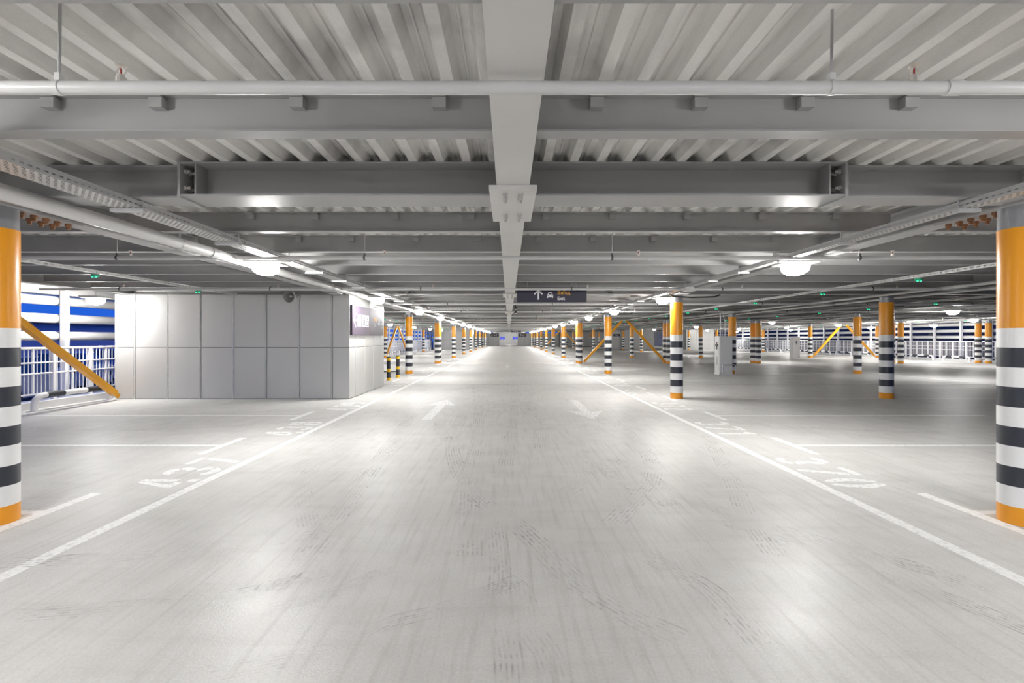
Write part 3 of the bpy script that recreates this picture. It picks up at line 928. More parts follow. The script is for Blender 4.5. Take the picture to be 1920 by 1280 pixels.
for k, y in enumerate((98, 106, 114)):  # unseen lamps, added to brighten the passage and its end wall
    lamp(0.1, y, 1.70, 'LED lamp in the white far passage, %s from the viewer' % ORD[k], 'lamps in the far passage')

# ---------------------------------------------------------------- sprinkler pipes
def make_head():
    mb = MB().lathe([(0.018,0.020),(0.018,0.045),(0.012,0.048),(0.012,0.058)], 10)
    mb.tube([(0.012,0,0.056),(0.020,0,0.075),(0.006,0,0.098)], 0.0032, 6).tube([(-0.012,0,0.056),(-0.020,0,0.075),(-0.006,0,0.098)], 0.0032, 6)
    mb.lathe([(0.005,0.094),(0.014,0.098),(0.020,0.101),(0.020,0.103),(0.004,0.103)], 12)
    mb.v = [(p[0], p[1], 0.02+(p[2]-0.02)*0.8) for p in mb.v]
    return mb.mesh('sprinkler_head', M['brass'])
HEAD = make_head()
BULB = MB().lathe([(0.0015,0.05),(0.0032,0.056),(0.0032,0.072),(0.0015,0.078)], 8).mesh('glass_bulb', M['red_glass'])
ROD = MB().tube([(0,0,0.05),(0.004,0,DECK+0.05-(GIRD-0.036))], 0.0055, 6).mesh('hanger_rod', M['galv'])
CLAMP = MB().lathe([(0.029,-0.012),(0.029,0.012)], 18, axis=(1,0,0)).box(-0.010,0.010,-0.012,0.012,0.026,0.055).mesh('pipe_clamp', M['clamp'])
CLAMP_G = MB().lathe([(0.0275,-0.010),(0.0275,0.010)], 18, axis=(1,0,0)).box(-0.010,0.010,-0.012,0.012,0.026,0.055).mesh('pipe_clamp', M['pipe'])
PIPE = MB().tube([(-9.3,0,0),(27.3,0,0)], 0.025, 16).mesh('pipe_run', M['pipe'])
PIPE_S = MB().tube([(-9.3,0,0),(27.3,0,0)], 0.025, 8).mesh('pipe_run', M['pipe'])
COUP = MB().lathe([(0.0285,-0.03),(0.0285,0.03)], 16, axis=(1,0,0)).mesh('coupling', M['pipe'])
PZ = GIRD - 0.036 - 0.026
for k in range(14):
    y = 1.90 + 4.03*k
    if k == 2: y -= 0.22
    if k == 5: y += 0.15
    root = empty('sprinkler_pipe', (0, y, PZ))
    tag(root, 'grey sprinkler pipe running across the ceiling, %s from the viewer' % ORD[k], 'pipe', 'sprinkler pipes across the ceiling')
    ob('pipe_run', PIPE if k < 3 else PIPE_S, root)
    if k < 7:
        i = -3
        while i < 9:
            xh = -1.74 + 2.99*i; xs = -1.50 + 3.07*i
            if -9 < xh < 27 and in_frame(xh, y, 60):
                ob('hanger_rod', ROD, root, (xh, 0, 0.0))
                ob('pipe_clamp', CLAMP_G if k == 0 else CLAMP, root, (xh, 0, 0))
            if -9 < xs < 27 and in_frame(xs, y, 60):
                hd = ob('sprinkler_head', HEAD, root, (xs, 0, 0))
                ob('glass_bulb', BULB, hd)
            i += 1
        if k < 2:
            for xc in (1.72, -3.4): ob('coupling', COUP, root, (xc, 0, 0))

# ---------------------------------------------------------------- cable trays and pipes along the lane
def tray_mesh(w, h, Ln):
    """open U tray with UVs in metres"""
    me_v = []; fs = []; uv = []; mi = []
    def quad(a, bq, c, d, u0, u1, v0, v1, m):
        o = len(me_v); me_v.extend([a,bq,c,d]); fs.append((o,o+1,o+2,o+3)); uv.extend([(u0,v0),(u1,v0),(u1,v1),(u0,v1)]); mi.append(m)
    quad((0,0,0),(w,0,0),(w,Ln,0),(0,Ln,0), 0, w, 0, Ln, 0)
    quad((0,0,0),(0,0,h),(0,Ln,h),(0,Ln,0), 0, h, 0, Ln, 1)
    quad((w,0,0),(w,0,h),(w,Ln,h),(w,Ln,0), 0, h, 0, Ln, 1)
    # rolled lips
    for x in (0, w):
        o = len(me_v); r = 0.004
        me_v.extend([(x-r,0,h),(x+r,0,h),(x+r,0,h+2*r),(x-r,0,h+2*r),(x-r,Ln,h),(x+r,Ln,h),(x+r,Ln,h+2*r),(x-r,Ln,h+2*r)])
        for f in ((0,3,2,1),(4,5,6,7),(0,1,5,4),(1,2,6,5),(2,3,7,6),(3,0,4,7)):
            fs.append(tuple(o+i for i in f)); uv.extend([(0,0)]*4); mi.append(2)
    me = bpy.data.meshes.new('tray_channel')
    me.from_pydata(me_v, [], fs)
    for m in (M['tray_bottom'], M['tray_side'], M['galv']): me.materials.append(m)
    me.polygons.foreach_set('material_index', mi)
    ul = me.uv_layers.new(name='UVMap'); ul.data.foreach_set('uv', [c for q in uv for c in q])
    return me
TL = 4.0
for x0, w, nm in ((-2.945, 0.19, 'left'), (3.39, 0.105, 'right')):
    me = tray_mesh(w, 0.046, TL)
    br = MB().box(-0.03, w+0.03, -0.021, 0.021, -0.026, -0.002).mesh('tray_bracket', M['galv'], False)
    rd = MB().tube([(0,0,-0.03),(0,0,0.10)], 0.005, 6).mesh('hanger_rod', M['galv'])
    n = 0
    y = -2.0
    while y < 46:
        if in_frame(x0 if x0 > 0 else x0+w, y+TL, 0):
            root = empty('cable_tray', (x0, y, H+0.97))
            tag(root, 'perforated metal cable tray along the %s of the lane, %s length from the viewer' % (nm, ORD[n]), 'cable tray', 'cable tray lengths on the %s of the lane' % nm)
            n += 1
            ob('tray_channel', me, root)
            if y < 22:
                for by in sorted(beam_lines + [r-0.04 for r in ROWS]):
                    if y <= by < y+TL and by > 0:
                        ob('tray_bracket', br, root, (0, by-y, 0))
                        ob('hanger_rod', rd, root, (w+0.018 if x0 < 0 else -0.018, by-y, 0))
        y += TL
    # cables lying in the tray
    for j in range(3 if w > 0.15 else 2):
        xx = x0 + 0.03 + j*0.05
        o = ob('cable', MB().tube([(xx, -2, H+0.982), (xx+0.01, 8, H+0.981), (xx, 20, H+0.982), (xx, 46, H+0.982)], 0.009, 6).mesh('cable', M['plastic_black']))
        tag(o, '%s dark cable lying in the %s cable tray' % (['leftmost','next','rightmost'][j], nm), 'cable', 'cables in the %s tray' % nm)

# big drain pipe beside the left girder
root = empty('drain_pipe', (-3.35, 0, H+0.965))
tag(root, 'thick grey drain pipe running beside the left column row', 'pipe')
ob('pipe_run', MB().tube([(0,-3,0.0),(0,7.6,0),(0.0,60,0)], 0.056, 20).mesh('pipe_run', M['pipe']), root)
for yy in (1.0, 5.55, 9.3, 13.1, 17.0, 21.0, 25.0):
    ob('pipe_coupling', MB().lathe([(0.058,-0.06),(0.063,-0.055),(0.063,0.055),(0.058,0.06)], 20, (0,yy,0), (0,1,0)).mesh('pipe_coupling', M['steel']), root)
for k, yy in enumerate((2.5, 5.0, 8.3, 12.2, 16.5, 20.5)):
    ob('pipe_strap', MB().lathe([(0.0585,-0.012),(0.0585,0.012)], 20, (0,yy,0), (0,1,0)).box(-0.004,0.004,yy-0.01,yy+0.01,0.055,0.11).mesh('pipe_strap', M['galv']), root)
# thinner pipes on the right
for x, hh, r, lb in ((9.32, 0.97, 0.035, 'slim grey pipe along the second column row on the right'), (8.62, 0.985, 0.028, 'slim conduit along the left flank of the second right-hand column row'),
                     (14.3, 0.97, 0.035, 'slim grey pipe along the third column row on the right')):
    root = empty('service_pipe', (x, 0, H+hh))
    tag(root, lb, 'pipe')
    ob('pipe_run', MB().tube([(0,4,0),(0,60,0)], r, 10).mesh('pipe_run', M['pipe']), root)
    for yy in (9.4, 13.5, 17.5, 21.5, 25.5):
        ob('pipe_coupling', MB().lathe([(r+0.007,-0.08),(r+0.007,0.08)], 12, (0,yy,0), (0,1,0)).mesh('pipe_coupling', M['steel_light']), root)

# conduit loops at the column heads on the right of the lane
for k, (y, lb) in enumerate(((11.62, 'nearest'), (19.62, 'second'))):
    pts = [(3.5, y-0.9, H+0.96), (3.7, y-0.6, H+0.935), (4.2, y-0.35, H+0.93), (4.75, y-0.3, H+0.95), (4.9, y-0.25, H+1.0)]
    o = ob('conduit', MB().tube(pts, 0.016, 8).mesh('conduit', M['plastic_black']))
    tag(o, 'dark cable loop crossing at the %s distant column head right of the lane' % lb, 'conduit')

# cross tray far down
o = empty('cable_tray', (-3.2, 16.7, H+0.95))
tag(o, 'slotted cable tray crossing the left half of the lane beyond the exit sign', 'cable tray')
mt = MB(); me = bpy.data.meshes.new('tray_channel')
me.from_pydata([(0,0,0),(3.1,0,0),(3.1,0,0.06),(0,0,0.06),(3.1,0.10,0),(0,0.10,0),(0,0.10,0.06),(3.1,0.10,0.06)], [], [(0,1,2,3),(0,5,4,1),(5,6,7,4)])
me.materials.append(M['channel'])
ul = me.uv_layers.new(name='UVMap')
ul.data.foreach_set('uv', [c for q in [(0,0),(0,3.1),(.06,3.1),(.06,0),(0,0),(.1,0),(.1,3.1),(0,3.1),(0,0),(.06,0),(.06,3.1),(0,3.1)] for c in q])
ob('tray_channel', me, o)
for xx in (0.2, 1.5, 2.9): ob('hanger_rod', MB().tube([(xx,0.05,0.0),(xx,0.05,0.15)], 0.005, 6).mesh('hanger_rod', M['galv']), o)

# ---------------------------------------------------------------- bay sensors on slotted channels
def channel_mesh(Ln):
    w = 0.05; h = 0.05
    me = bpy.data.meshes.new('slotted_channel')
    vs = [(0,0,0),(w,0,0),(w,Ln,0),(0,Ln,0),(0,0,h),(w,0,h),(w,Ln,h),(0,Ln,h)]
    fs = [(0,1,2,3),(0,3,7,4),(1,5,6,2)]
    me.from_pydata(vs, [], fs); me.materials.append(M['channel'])
    ul = me.uv_layers.new(name='UVMap')
    ul.data.foreach_set('uv', [c for q in [(0,0),(w,0),(w,Ln),(0,Ln),(0,0),(0,Ln),(h,Ln),(h,0),(0,0),(h,0),(h,Ln),(0,Ln)] for c in q])
    return me
SENSOR = MB().lathe([(0.055,0.0),(0.058,-0.010),(0.050,-0.030),(0.030,-0.042),(0.004,-0.046)], 16).mesh('sensor_dome', M['green_dome'])
SLED = MB().lathe([(0.012,0.0),(0.011,-0.008),(0.004,-0.013)], 10).mesh('indicator_light', M['green'])
SBASE = MB().lathe([(0.052,0.0),(0.052,0.014)], 16).mesh('sensor_base', M['plastic_grey'])
for x, y0, y1, ys, ph in ((-6.3, 4.5, 11.4, [7.48, 9.96], 'over the left-hand bays'),
                          (-6.3, 15.2, 58, [17.5+2.5*k for k in range(14)], 'over the far left-hand bays'),
                          (6.68, 4.5, 59, [8.0, 10.45, 13.3]+[15.8+2.5*k for k in range(14)], 'over the bays right of the lane'),
                          (11.65, 8, 59, [13.4,15.9,18.4,21.3]+[23.8+2.5*k for k in range(10)], 'over the second row of right-hand bays'),
                          (24.2, 22, 59, [26+3.0*k for k in range(9)], 'over the bays by the right railing')):
    root = empty('sensor_channel', (x-0.025, y0, H+0.985))
    tag(root, 'slotted white sensor channel hung ' + ph, 'channel')
    ob('slotted_channel', channel_mesh(y1-y0), root)
    yy = 0.6
    while yy < min(y1-y0, 20):
        ob('hanger_rod', MB().tube([(0.025,yy,0.02),(0.025,yy,0.30)], 0.003, 5).mesh('hanger_rod', M['galv']), root)
        yy += 2.14
    for k, y in enumerate(ys):
        r = empty('bay_sensor', (x, y, H+0.968))
        tag(r, 'green glowing bay sensor %s, %s from the viewer' % (ph, ORD[k]), 'sensor', 'green bay sensors ' + ph)
        ob('sensor_dome', SENSOR, r)
        ob('sensor_base', SBASE, r)
        for dx in (-0.028, 0.028): ob('indicator_light', SLED, r, (dx, -0.02, -0.036))

# ---------------------------------------------------------------- signs
def text_mesh(body, size, mat, depth=0.0015, bold=0.0):
    cu = bpy.data.curves.new('lettering', 'FONT')
    cu.body = body; cu.size = 1.0; cu.extrude = depth/size; cu.offset = bold/size; cu.resolution_u = 6
    t = bpy.data.objects.new('lettering_tmp', cu)
    COL.objects.link(t)
    dg = bpy.context.evaluated_depsgraph_get()
    me = bpy.data.meshes.new_from_object(t.evaluated_get(dg))
    me.name = 'lettering'
    me.transform(Matrix.Scale(size, 4))
    me.materials.clear(); me.materials.append(mat)
    bpy.data.objects.remove(t)
    return me
def stroke(p, q, w):
    p, q = Vector((p[0], p[1])), Vector((q[0], q[1])); d = (q-p).normalized(); n = Vector((-d.y, d.x))*w/2
    return [tuple(p+n), tuple(p-n), tuple(q-n), tuple(q+n)]
def glyph_part(name, polys, mat, parent, M4):
    mb = MB()
    for i, p in enumerate(polys): mb.prism(p, 'z', 0, 0.002+0.0004*i)
    o = ob(name, mb.mesh(name, mat, False), parent)
    o.matrix_local = M4
    return o
def car_icon(s, dark):
    """front view of a car, unit width s; returns white polys and dark window polys"""
    P = lambda pts: [(x*s, y*s) for x, y in pts]
    white = [P([(-.5,.12),(.5,.12),(.5,.42),(.40,.55),(.30,.86),(.20,.92),(-.20,.92),(-.30,.86),(-.40,.55),(-.5,.42)]),
             P([(-.46,0),(-.30,0),(-.30,.12),(-.46,.12)]), P([(.30,0),(.46,0),(.46,.12),(.30,.12)])]
    win = [P([(-.29,.56),(.29,.56),(.22,.80),(-.22,.80)]), P([(-.42,.30),(-.27,.30),(-.27,.40),(-.42,.40)]), P([(.27,.30),(.42,.30),(.42,.40),(.27,.40)])]
    return white, win
def upright(x, y, z):      # local xy plane standing up, facing the viewer (-Y)
    return Matrix.Translation((x, y, z)) @ Matrix.Rotation(R(90), 4, 'X')
def exit_sign(loc, w, h, label, s=1.0, flip=False, hangers=True, lay=None):
    root = empty('exit_sign', loc)
    tag(root, label, 'sign')
    ob('board', MB().bevel_box(0, w, 0, 0.05, 0, h, 0.004, 'y').mesh('board', M['sign_navy'], False), root)
    d = -0.002
    xa, xc, xt = lay if lay else (0.265*w, 0.47*w, 0.573*w)
    k = h/0.31
    ay = 0.053*k; ah = 0.195*k
    arrow_p = [stroke((0,0),(0,ah*0.93),.032*k), stroke((0,ah*0.985),(-.085*k,ah*0.58),.030*k), stroke((0,ah*0.985),(.085*k,ah*0.58),.030*k)]
    glyph_part('arrow_mark', arrow_p, M['sign_white'], root, upright(xa, d, ay))
    cw, cd = car_icon(0.13*k, None)
    car = glyph_part('car_mark', cw, M['sign_white'], root, upright(xc, d, 0.088*k))
    glyph_part('car_window', cd, M['sign_navy'], car, Matrix.Translation((0,0,0.0015)))
    t1 = ob('lettering', text_mesh('Виїзд', 0.105*k, M['sign_amber'], bold=0.0007), root); t1.matrix_local = upright(xt, d, 0.165*k)
    t2 = ob('lettering', text_mesh('Exit', 0.102*k, M['sign_white'], bold=0.0014), root); t2.matrix_local = upright(xt, d, 0.046*k)
    if hangers:
        for xx in (0.15*w, 0.85*w):
            ob('hanger_rod', MB().tube([(xx,0.025,h),(xx,0.025,h+0.22)], 0.006, 6).mesh('hanger_rod', M['galv']), root)
    return root
exit_sign((0.175, 10.22, H+0.745), 1.455, 0.31, 'dark blue hanging sign reading Exit with arrow and car above the lane', lay=(0.446, 0.69, 0.84))
exit_sign((0.35, 68.6, H+0.80), 1.40, 0.30, 'tiny distant dark hanging sign far down the middle of the lane')
exit_sign((-3.25, 88.94, H+0.25), 1.45, 0.57, 'black arrow sign on the far end room left of the opening', hangers=False, lay=(1.05, 0.72, 0.12))
exit_sign((1.80, 88.94, H+0.25), 1.45, 0.57, 'black arrow sign on the far end room right of the opening', hangers=False)
exit_sign((12.9, 60.33, H+0.20), 0.8, 0.30, 'small black arrow sign on the distant panelled room right of the lane', hangers=False)

# purple sign on the side of the panelled room (faces the lane, +X)
def side(y, z, x=0.0):     # local xy -> world (y, z), facing +X
    return Matrix.Translation((x, y, z)) @ Matrix(((0,0,1,0),(1,0,0,0),(0,1,0,0),(0,0,0,1)))
SX, SY, SZ = -3.70, 11.47, H+0.07
root = empty('wayfinding_sign', (SX, SY, SZ))
tag(root, 'purple wall sign with arrows and white pictograms on the panelled room', 'sign')
for a, c in ((0.0, 1.43), (1.45, 2.86)):
    ob('board', MB().bevel_box(0.0, 0.05, a, c, 0.0, 0.71, 0.004, 'x').mesh('board', M['sign_purple'], False), root)
fx = 0.0505
glyph_part('arrow_mark', [stroke((0.36,0.36),(0.11,0.36),.045), stroke((0.085,0.36),(0.26,0.53),.036), stroke((0.085,0.36),(0.26,0.19),.036)], M['picto_white'], root, side(0,0,fx))
for (a, c, kind) in ((0.40,0.69,'plane'), (0.78,1.05,'people'), (1.09,1.35,'lift')):
    ic = glyph_part('pictogram', [rect(a, c, 0.21, 0.51)], M['picto_white'], root, side(0,0,fx))
    m = (a+c)/2
    if kind == 'plane':
        pol = [stroke((m-0.09,0.34),(m+0.09,0.43),.022), stroke((m-0.02,0.37),(m-0.06,0.455),.022), stroke((m+0.01,0.385),(m+0.05,0.33),.022), stroke((m-0.09,0.27),(m+0.09,0.27),.016)]
    elif kind == 'people':
        pol = [stroke((m-0.05,0.25),(m-0.05,0.40),.035), stroke((m+0.05,0.25),(m+0.05,0.40),.04), arc(m-0.05,0.435,.02,.02,0,360,.019,10), arc(m+0.05,0.435,.02,.02,0,360,.019,10), stroke((m,0.24),(m,0.47),.008)]
    else:
        pol = [stroke((m-0.09,0.25),(m+0.09,0.25),.014), stroke((m-0.09,0.36),(m+0.09,0.36),.014), stroke((m-0.09,0.25),(m-0.09,0.36),.014), stroke((m+0.09,0.25),(m+0.09,0.36),.014), stroke((m-0.04,0.40),(m,0.45),.014), stroke((m,0.45),(m+0.04,0.40),.014)]
    glyph_part('pictogram_mark', pol, M['sign_purple'], ic, Matrix.Translation((0,0,0.0015)))
t1 = ob('lettering', text_mesh('Виїзд', 0.13, M['sign_amber'], bold=0.001), root); t1.matrix_local = side(1.80, 0.40, fx)
t2 = ob('lettering', text_mesh('Exit', 0.12, M['picto_white'], bold=0.002), root); t2.matrix_local = side(1.88, 0.24, fx)
cw, cd = car_icon(0.17, None)
car = glyph_part('car_mark', cw, M['picto_white'], root, side(2.35, 0.27, fx))
glyph_part('car_window', cd, M['sign_purple'], car, Matrix.Translation((0,0,0.0015)))
glyph_part('arrow_mark', [stroke((2.53,0.33),(2.74,0.33),.04), stroke((2.77,0.33),(2.62,0.47),.034), stroke((2.77,0.33),(2.62,0.19),.034)], M['picto_white'], root, side(0,0,fx))

# small box lamp fixed above the purple sign
root = empty('junction_box', (-3.70, 13.05, H+0.80))
tag(root, 'small pale junction box above the purple sign', 'box')
ob('box_body', MB().bevel_box(0.0, 0.12, 0, 0.26, 0, 0.20, 0.01, 'x').mesh('box_body', M['cabinet'], False), root)
ob('box_lid', MB().bevel_box(0.12, 0.135, 0.02, 0.24, 0.02, 0.18, 0.004, 'x').mesh('box_lid', M['plastic_grey'], False), root)
root = empty('access_point', (-3.98, 19.62-0.15, H+0.93))
tag(root, 'white access point box on the head of the column behind the bollards', 'box')
ob('box_body', MB().bevel_box(-0.10, 0.10, -0.08, 0.0, 0, 0.28, 0.012, 'y').mesh('box_body', M['sign_white'], False), root)
ob('mount_bracket', MB().box(-0.03, 0.03, 0.0, 0.012, 0.02, 0.26).mesh('mount_bracket', M['galv'], False), root)

# dark camera under the central girder
root = empty('security_camera', (0.24, 16.9, H+0.83))
tag(root, 'small black camera hanging beside the central girder beyond the exit sign', 'camera')
ob('camera_body', MB().bevel_box(-0.04, 0.04, -0.09, 0.09, 0.02, 0.22, 0.01, 'y').mesh('camera_body', M['plastic_black'], False), root)
ob('camera_lens', MB().lathe([(0.03,0),(0.03,-0.02),(0.022,-0.022)], 14, (0,-0.09,0.14), (0,1,0)).mesh('camera_lens', M['plastic_grey']), root)
ob('camera_foot', MB().box(-0.04, 0.04, -0.09, 0.09, 0.0, 0.02).mesh('camera_foot', M['sign_white'], False), root)
ob('mount_pole', MB().tube([(0,0,0.22),(0,0,0.45)], 0.015, 8).mesh('mount_pole', M['plastic_black']), root)

# horn loudspeaker on the panelled room
root = empty('horn_speaker', (-5.0, 11.43, H+0.965))
tag(root, 'grey horn loudspeaker on the front of the panelled room', 'loudspeaker')
ax = Vector((-0.16, -1, -0.05)).normalized()
ob('horn', MB().lathe([(0.035,0.02),(0.040,0.10),(0.070,0.17),(0.112,0.215),(0.148,0.235),(0.152,0.240),(0.148,0.245),(0.108,0.222),(0.066,0.178),(0.030,0.11)], 28, (0.05,-0.03,0), ax, cap=False, mis=[0,0,0,0,2,2,1,1,1]).mesh('horn', [M['plastic_grey'], M['horn_inside'], M['cabinet']]), root)
ob('horn_throat', MB().lathe([(0.030,0.11),(0.034,0.16),(0.030,0.20),(0.016,0.215),(0.014,0.20)], 18, (0.05,-0.03,0), ax).mesh('horn_throat', M['cabinet']), root)
ob('driver', MB().lathe([(0.045,-0.035),(0.055,-0.02),(0.055,0.03),(0.036,0.045)], 18, (0.05,-0.04,0), ax).mesh('driver', M['plastic_grey']), root)
ob('bracket', MB().box(0.06, 0.13, -0.10, 0.0, -0.02, 0.02).box(0.10, 0.16, -0.012, 0.011, -0.06, 0.06).mesh('bracket', M['galv'], False), root)

# ---------------------------------------------------------------- bollards and cabinet
def bollard(x, y, label, h=0.80):
    root = empty('bollard', (x, y, 0))
    tag(root, label, 'bollard', 'yellow and black bollards')
    r = 0.065
    zb = [0, .10*h/.8, .29*h/.8, .40*h/.8, .67*h/.8, .76*h/.8]
    mis = [0, 1, 0, 1, 0]
    ob('post', MB().lathe([(r,z) for z in zb], 20, mis=mis).mesh('post', [M['bollard_yellow'], M['black']]), root)
    ob('cap', MB().lathe([(r+.003,.76*h/.8),(r+.003,.785*h/.8),(r*.75,.80*h/.8)], 20).mesh('cap', M['black']), root)
    ob('base_flange', MB().lathe([(r+.03,0),(r+.03,.012)], 20).mesh('base_flange', M['bollard_yellow']), root)
bollard(-4.02, 16.45, 'nearest yellow and black bollard just past the panelled room')
bollard(-4.00, 17.75, 'farther yellow and black bollard in front of the lane column')
bollard(-4.58, 17.2, 'yellow and black bollard half hidden behind the panelled room corner')
root = empty('wheel_rack', (-4.35, 17.6, 0))
tag(root, 'low dark metal stop beside the bollards', 'stop')
ob('bar', MB().tube([(-0.35,0,0.22),(0.15,0,0.22),(0.28,0.1,0.22),(0.20,0.25,0.22)], 0.022, 8).mesh('bar', M['clamp']), root)
for xx in (-0.3, 0.12): ob('leg', MB().tube([(xx,0,0),(xx,0,0.22)], 0.018, 8).mesh('leg', M['clamp']), root)

root = empty('electrical_cabinet', (8.17, 19.0, 0))
tag(root, 'white electrical cabinet with hoop guard beside a banded column', 'cabinet')
ob('body', MB().bevel_box(0, 0.50, 0.0, 0.45, 0.03, 1.50, 0.006, 'y').mesh('body', M['cabinet'], False), root)
ob('plinth', MB().box(-0.02, 0.52, -0.01, 0.47, 0, 0.05).mesh('plinth', M['cabinet'], False), root)
ob('door', MB().bevel_box(0.015, 0.485, -0.014, 0.0, 0.08, 1.47, 0.004, 'y').mesh('door', M['cabinet'], False), root)
hd = ob('side_panel', MB().box(-0.012, 0.0, 0.04, 0.41, 0.10, 1.44).mesh('side_panel', M['cabinet'], False), root)
ob('handle', MB().box(-0.035, -0.012, 0.19, 0.23, 0.98, 1.27).box(-0.035, -0.012, 0.10, 0.32, 1.10, 1.18).mesh('handle', M['plastic_black'], False), hd)
ob('vent_slot', MB().box(-0.016, -0.0121, 0.19, 0.22, 0.38, 0.70).mesh('vent_slot', M['plastic_black'], False), hd)
ob('conduit', MB().tube([(0.12,0.2,1.5),(0.12,0.2,DECK-0.02)], 0.018, 8).mesh('conduit', M['galv']), root)
ob('conduit', MB().tube([(0.30,0.2,1.5),(0.30,0.2,2.1),(0.24,0.22,2.3),(0.24,0.2,DECK-0.02)], 0.014, 8).mesh('conduit', M['galv']), root)
ob('hoop_guard', MB().tube([(0.05,-0.16,0),(0.05,-0.16,0.33),(0.07,-0.16,0.38),(0.11,-0.16,0.40),(0.49,-0.16,0.40),(0.53,-0.16,0.38),(0.55,-0.16,0.33),(0.55,-0.16,0)], 0.021, 10).mesh('hoop_guard', M['galv']), root)
# second, smaller cabinet by the right railing columns
root = empty('electrical_cabinet', (21.0, 36.2, 0))
tag(root, 'white electrical cabinet far right beside the fourth column row', 'cabinet')
ob('body', MB().bevel_box(0, 0.5, 0, 0.45, 0.0, 1.5, 0.006, 'y').mesh('body', M['cabinet'], False), root)
ob('door', MB().bevel_box(0.015, 0.485, -0.014, 0.0, 0.08, 1.47, 0.004, 'y').mesh('door', M['cabinet'], False), root)
ob('handle', MB().box(0.2, 0.24, -0.03, -0.014, 0.95, 1.25).box(0.12,0.32,-0.03,-0.014,1.08,1.13).mesh('handle', M['plastic_black'], False), root)

# ---------------------------------------------------------------- wheel stops (hoop bars) along the railings
def make_stop():
    Ln = 1.78
    root = empty('wheel_stop_bar')
    r = 0.058
    ob('hoop', MB().tube([(0,0,0.0),(0,0,0.15),(0,0.03,0.22),(0,0.09,0.275),(0,0.18,0.295),(0,Ln-0.18,0.295),(0,Ln-0.09,0.275),(0,Ln-0.03,0.22),(0,Ln,0.15),(0,Ln,0)], r, 14).mesh('hoop', M['railing']), root)
    sl = MB().tube([(0,0.24,0.295),(0,0.62,0.295)], r+0.003, 14).mesh('black_band', M['black'])
    ob('black_band', sl, root); ob('black_band', sl, root, (0, 0.92, 0))
    fp = MB().box(-0.09,0.09,-0.09,0.09,0,0.012).mesh('foot_plate', M['railing'], False)
    ob('foot_plate', fp, root); ob('foot_plate', fp, root, (0, Ln, 0))
    return root
stop0 = make_stop()
stop0.location = (-9.2, 9.52, 0)
tag(stop0, 'black and white wheel stop bar behind the left foreground column', 'wheel stop', 'wheel stops along the left railing')
n = 0
y = 16.5
while y < 58:
    c = copy_tree(stop0); c.location = (-9.26, y, 0)
    c['label'] = 'black and white wheel stop bar by the left railing, %s beyond the panelled room' % ORD[n]
    n += 1; y += 2.5
n = 0
y = 26.3
while y < 86:
    c = copy_tree(stop0); c.location = (27.08, y, 0)
    c['label'] = 'black and white wheel stop bar by the right railing, %s from the viewer' % ORD[n]
    c['group'] = 'wheel stops along the right railing'
    n += 1; y += 2.5

# ---------------------------------------------------------------- railings
PL = 1.80
THICK = MB().box(-0.035, 0.035, -0.035, 0.035, 0.05, 1.21).mesh('post', M['railing'], False)
THIN = MB().box(-0.018, 0.018, -0.018, 0.018, 0.29, 1.20).mesh('post', M['railing'], False)
RTOP = MB().tube([(0,0.0,1.215),(0,PL,1.215)], 0.028, 10).mesh('top_rail', M['railing'])
RMID = MB().tube([(0,0.03,0),(0,PL-0.0,0)], 0.017, 8).mesh('mid_rail', M['railing'])
RBOT = MB().box(-0.02, 0.02, 0.03, PL, 0.27, 0.30).mesh('bottom_rail', M['railing'], False)
BAR = MB().tube([(0,0,0.30),(0,0,1.19)], 0.0095, 6).mesh('bar', M['railing'])
bars = MB()
def bar_positions():
    out = []
    for q in range(4):
        base = q*0.45
        for k in range(1, 5): out.append(base + k*0.09)
    return out
for yy in bar_positions(): bars.tube([(0,yy,0.30),(0,yy,1.19)], 0.0095, 5)
BARS = bars.mesh('bars', M['railing'])
def railing_panel(x, y, label, group, fine):
    root = empty('railing_panel', (x, y, 0))
    tag(root, label, 'railing', group)
    for yy in (0, 0.9): ob('post', THICK, root, (0, yy, 0))
    for yy in (0.45, 1.35): ob('post', THIN, root, (0, yy, 0))
    ob('top_rail', RTOP, root)
    for zz in (0.70, 0.92): ob('mid_rail', RMID, root, (0.012, 0, zz))
    ob('bottom_rail', RBOT, root)
    if fine:
        for yy in bar_positions(): ob('bar', BAR, root, (0, yy, 0))
    else:
        bb = ob('bars', BARS, root); bb['kind'] = 'stuff'
for k, y in enumerate((7.65, 9.45, 11.25)):
    railing_panel(-9.6, y, 'white barred railing panel left of the panelled room, %s from the viewer' % ORD[k], 'railing panels by the left foreground column', True)
n = 0; y = 14.85
while y < 60:
    railing_panel(-9.6, y, 'white barred railing panel on the far left, %s beyond the panelled room' % ORD[n], 'railing panels on the far left', False)
    n += 1; y += PL
n = 0; y = 26.0
while y < 90:
    railing_panel(27.62, y, 'white barred railing panel along the right edge, %s from the viewer' % ORD[n], 'railing panels along the right edge', False)
    n += 1; y += PL
# kerbs under the railings
for x, nm in ((-9.62, 'left'), (27.68, 'right')):
    o = ob('trim_1' if x < 0 else 'trim_2', MB().bevel_box(x-0.22, x+0.16, -6, 88.5, 0.0, 0.14, 0.01, 'y').mesh('kerb', M['curb'], False))
    tag(o, 'low white kerb under the %s railing' % nm, 'kerb', kind='structure')

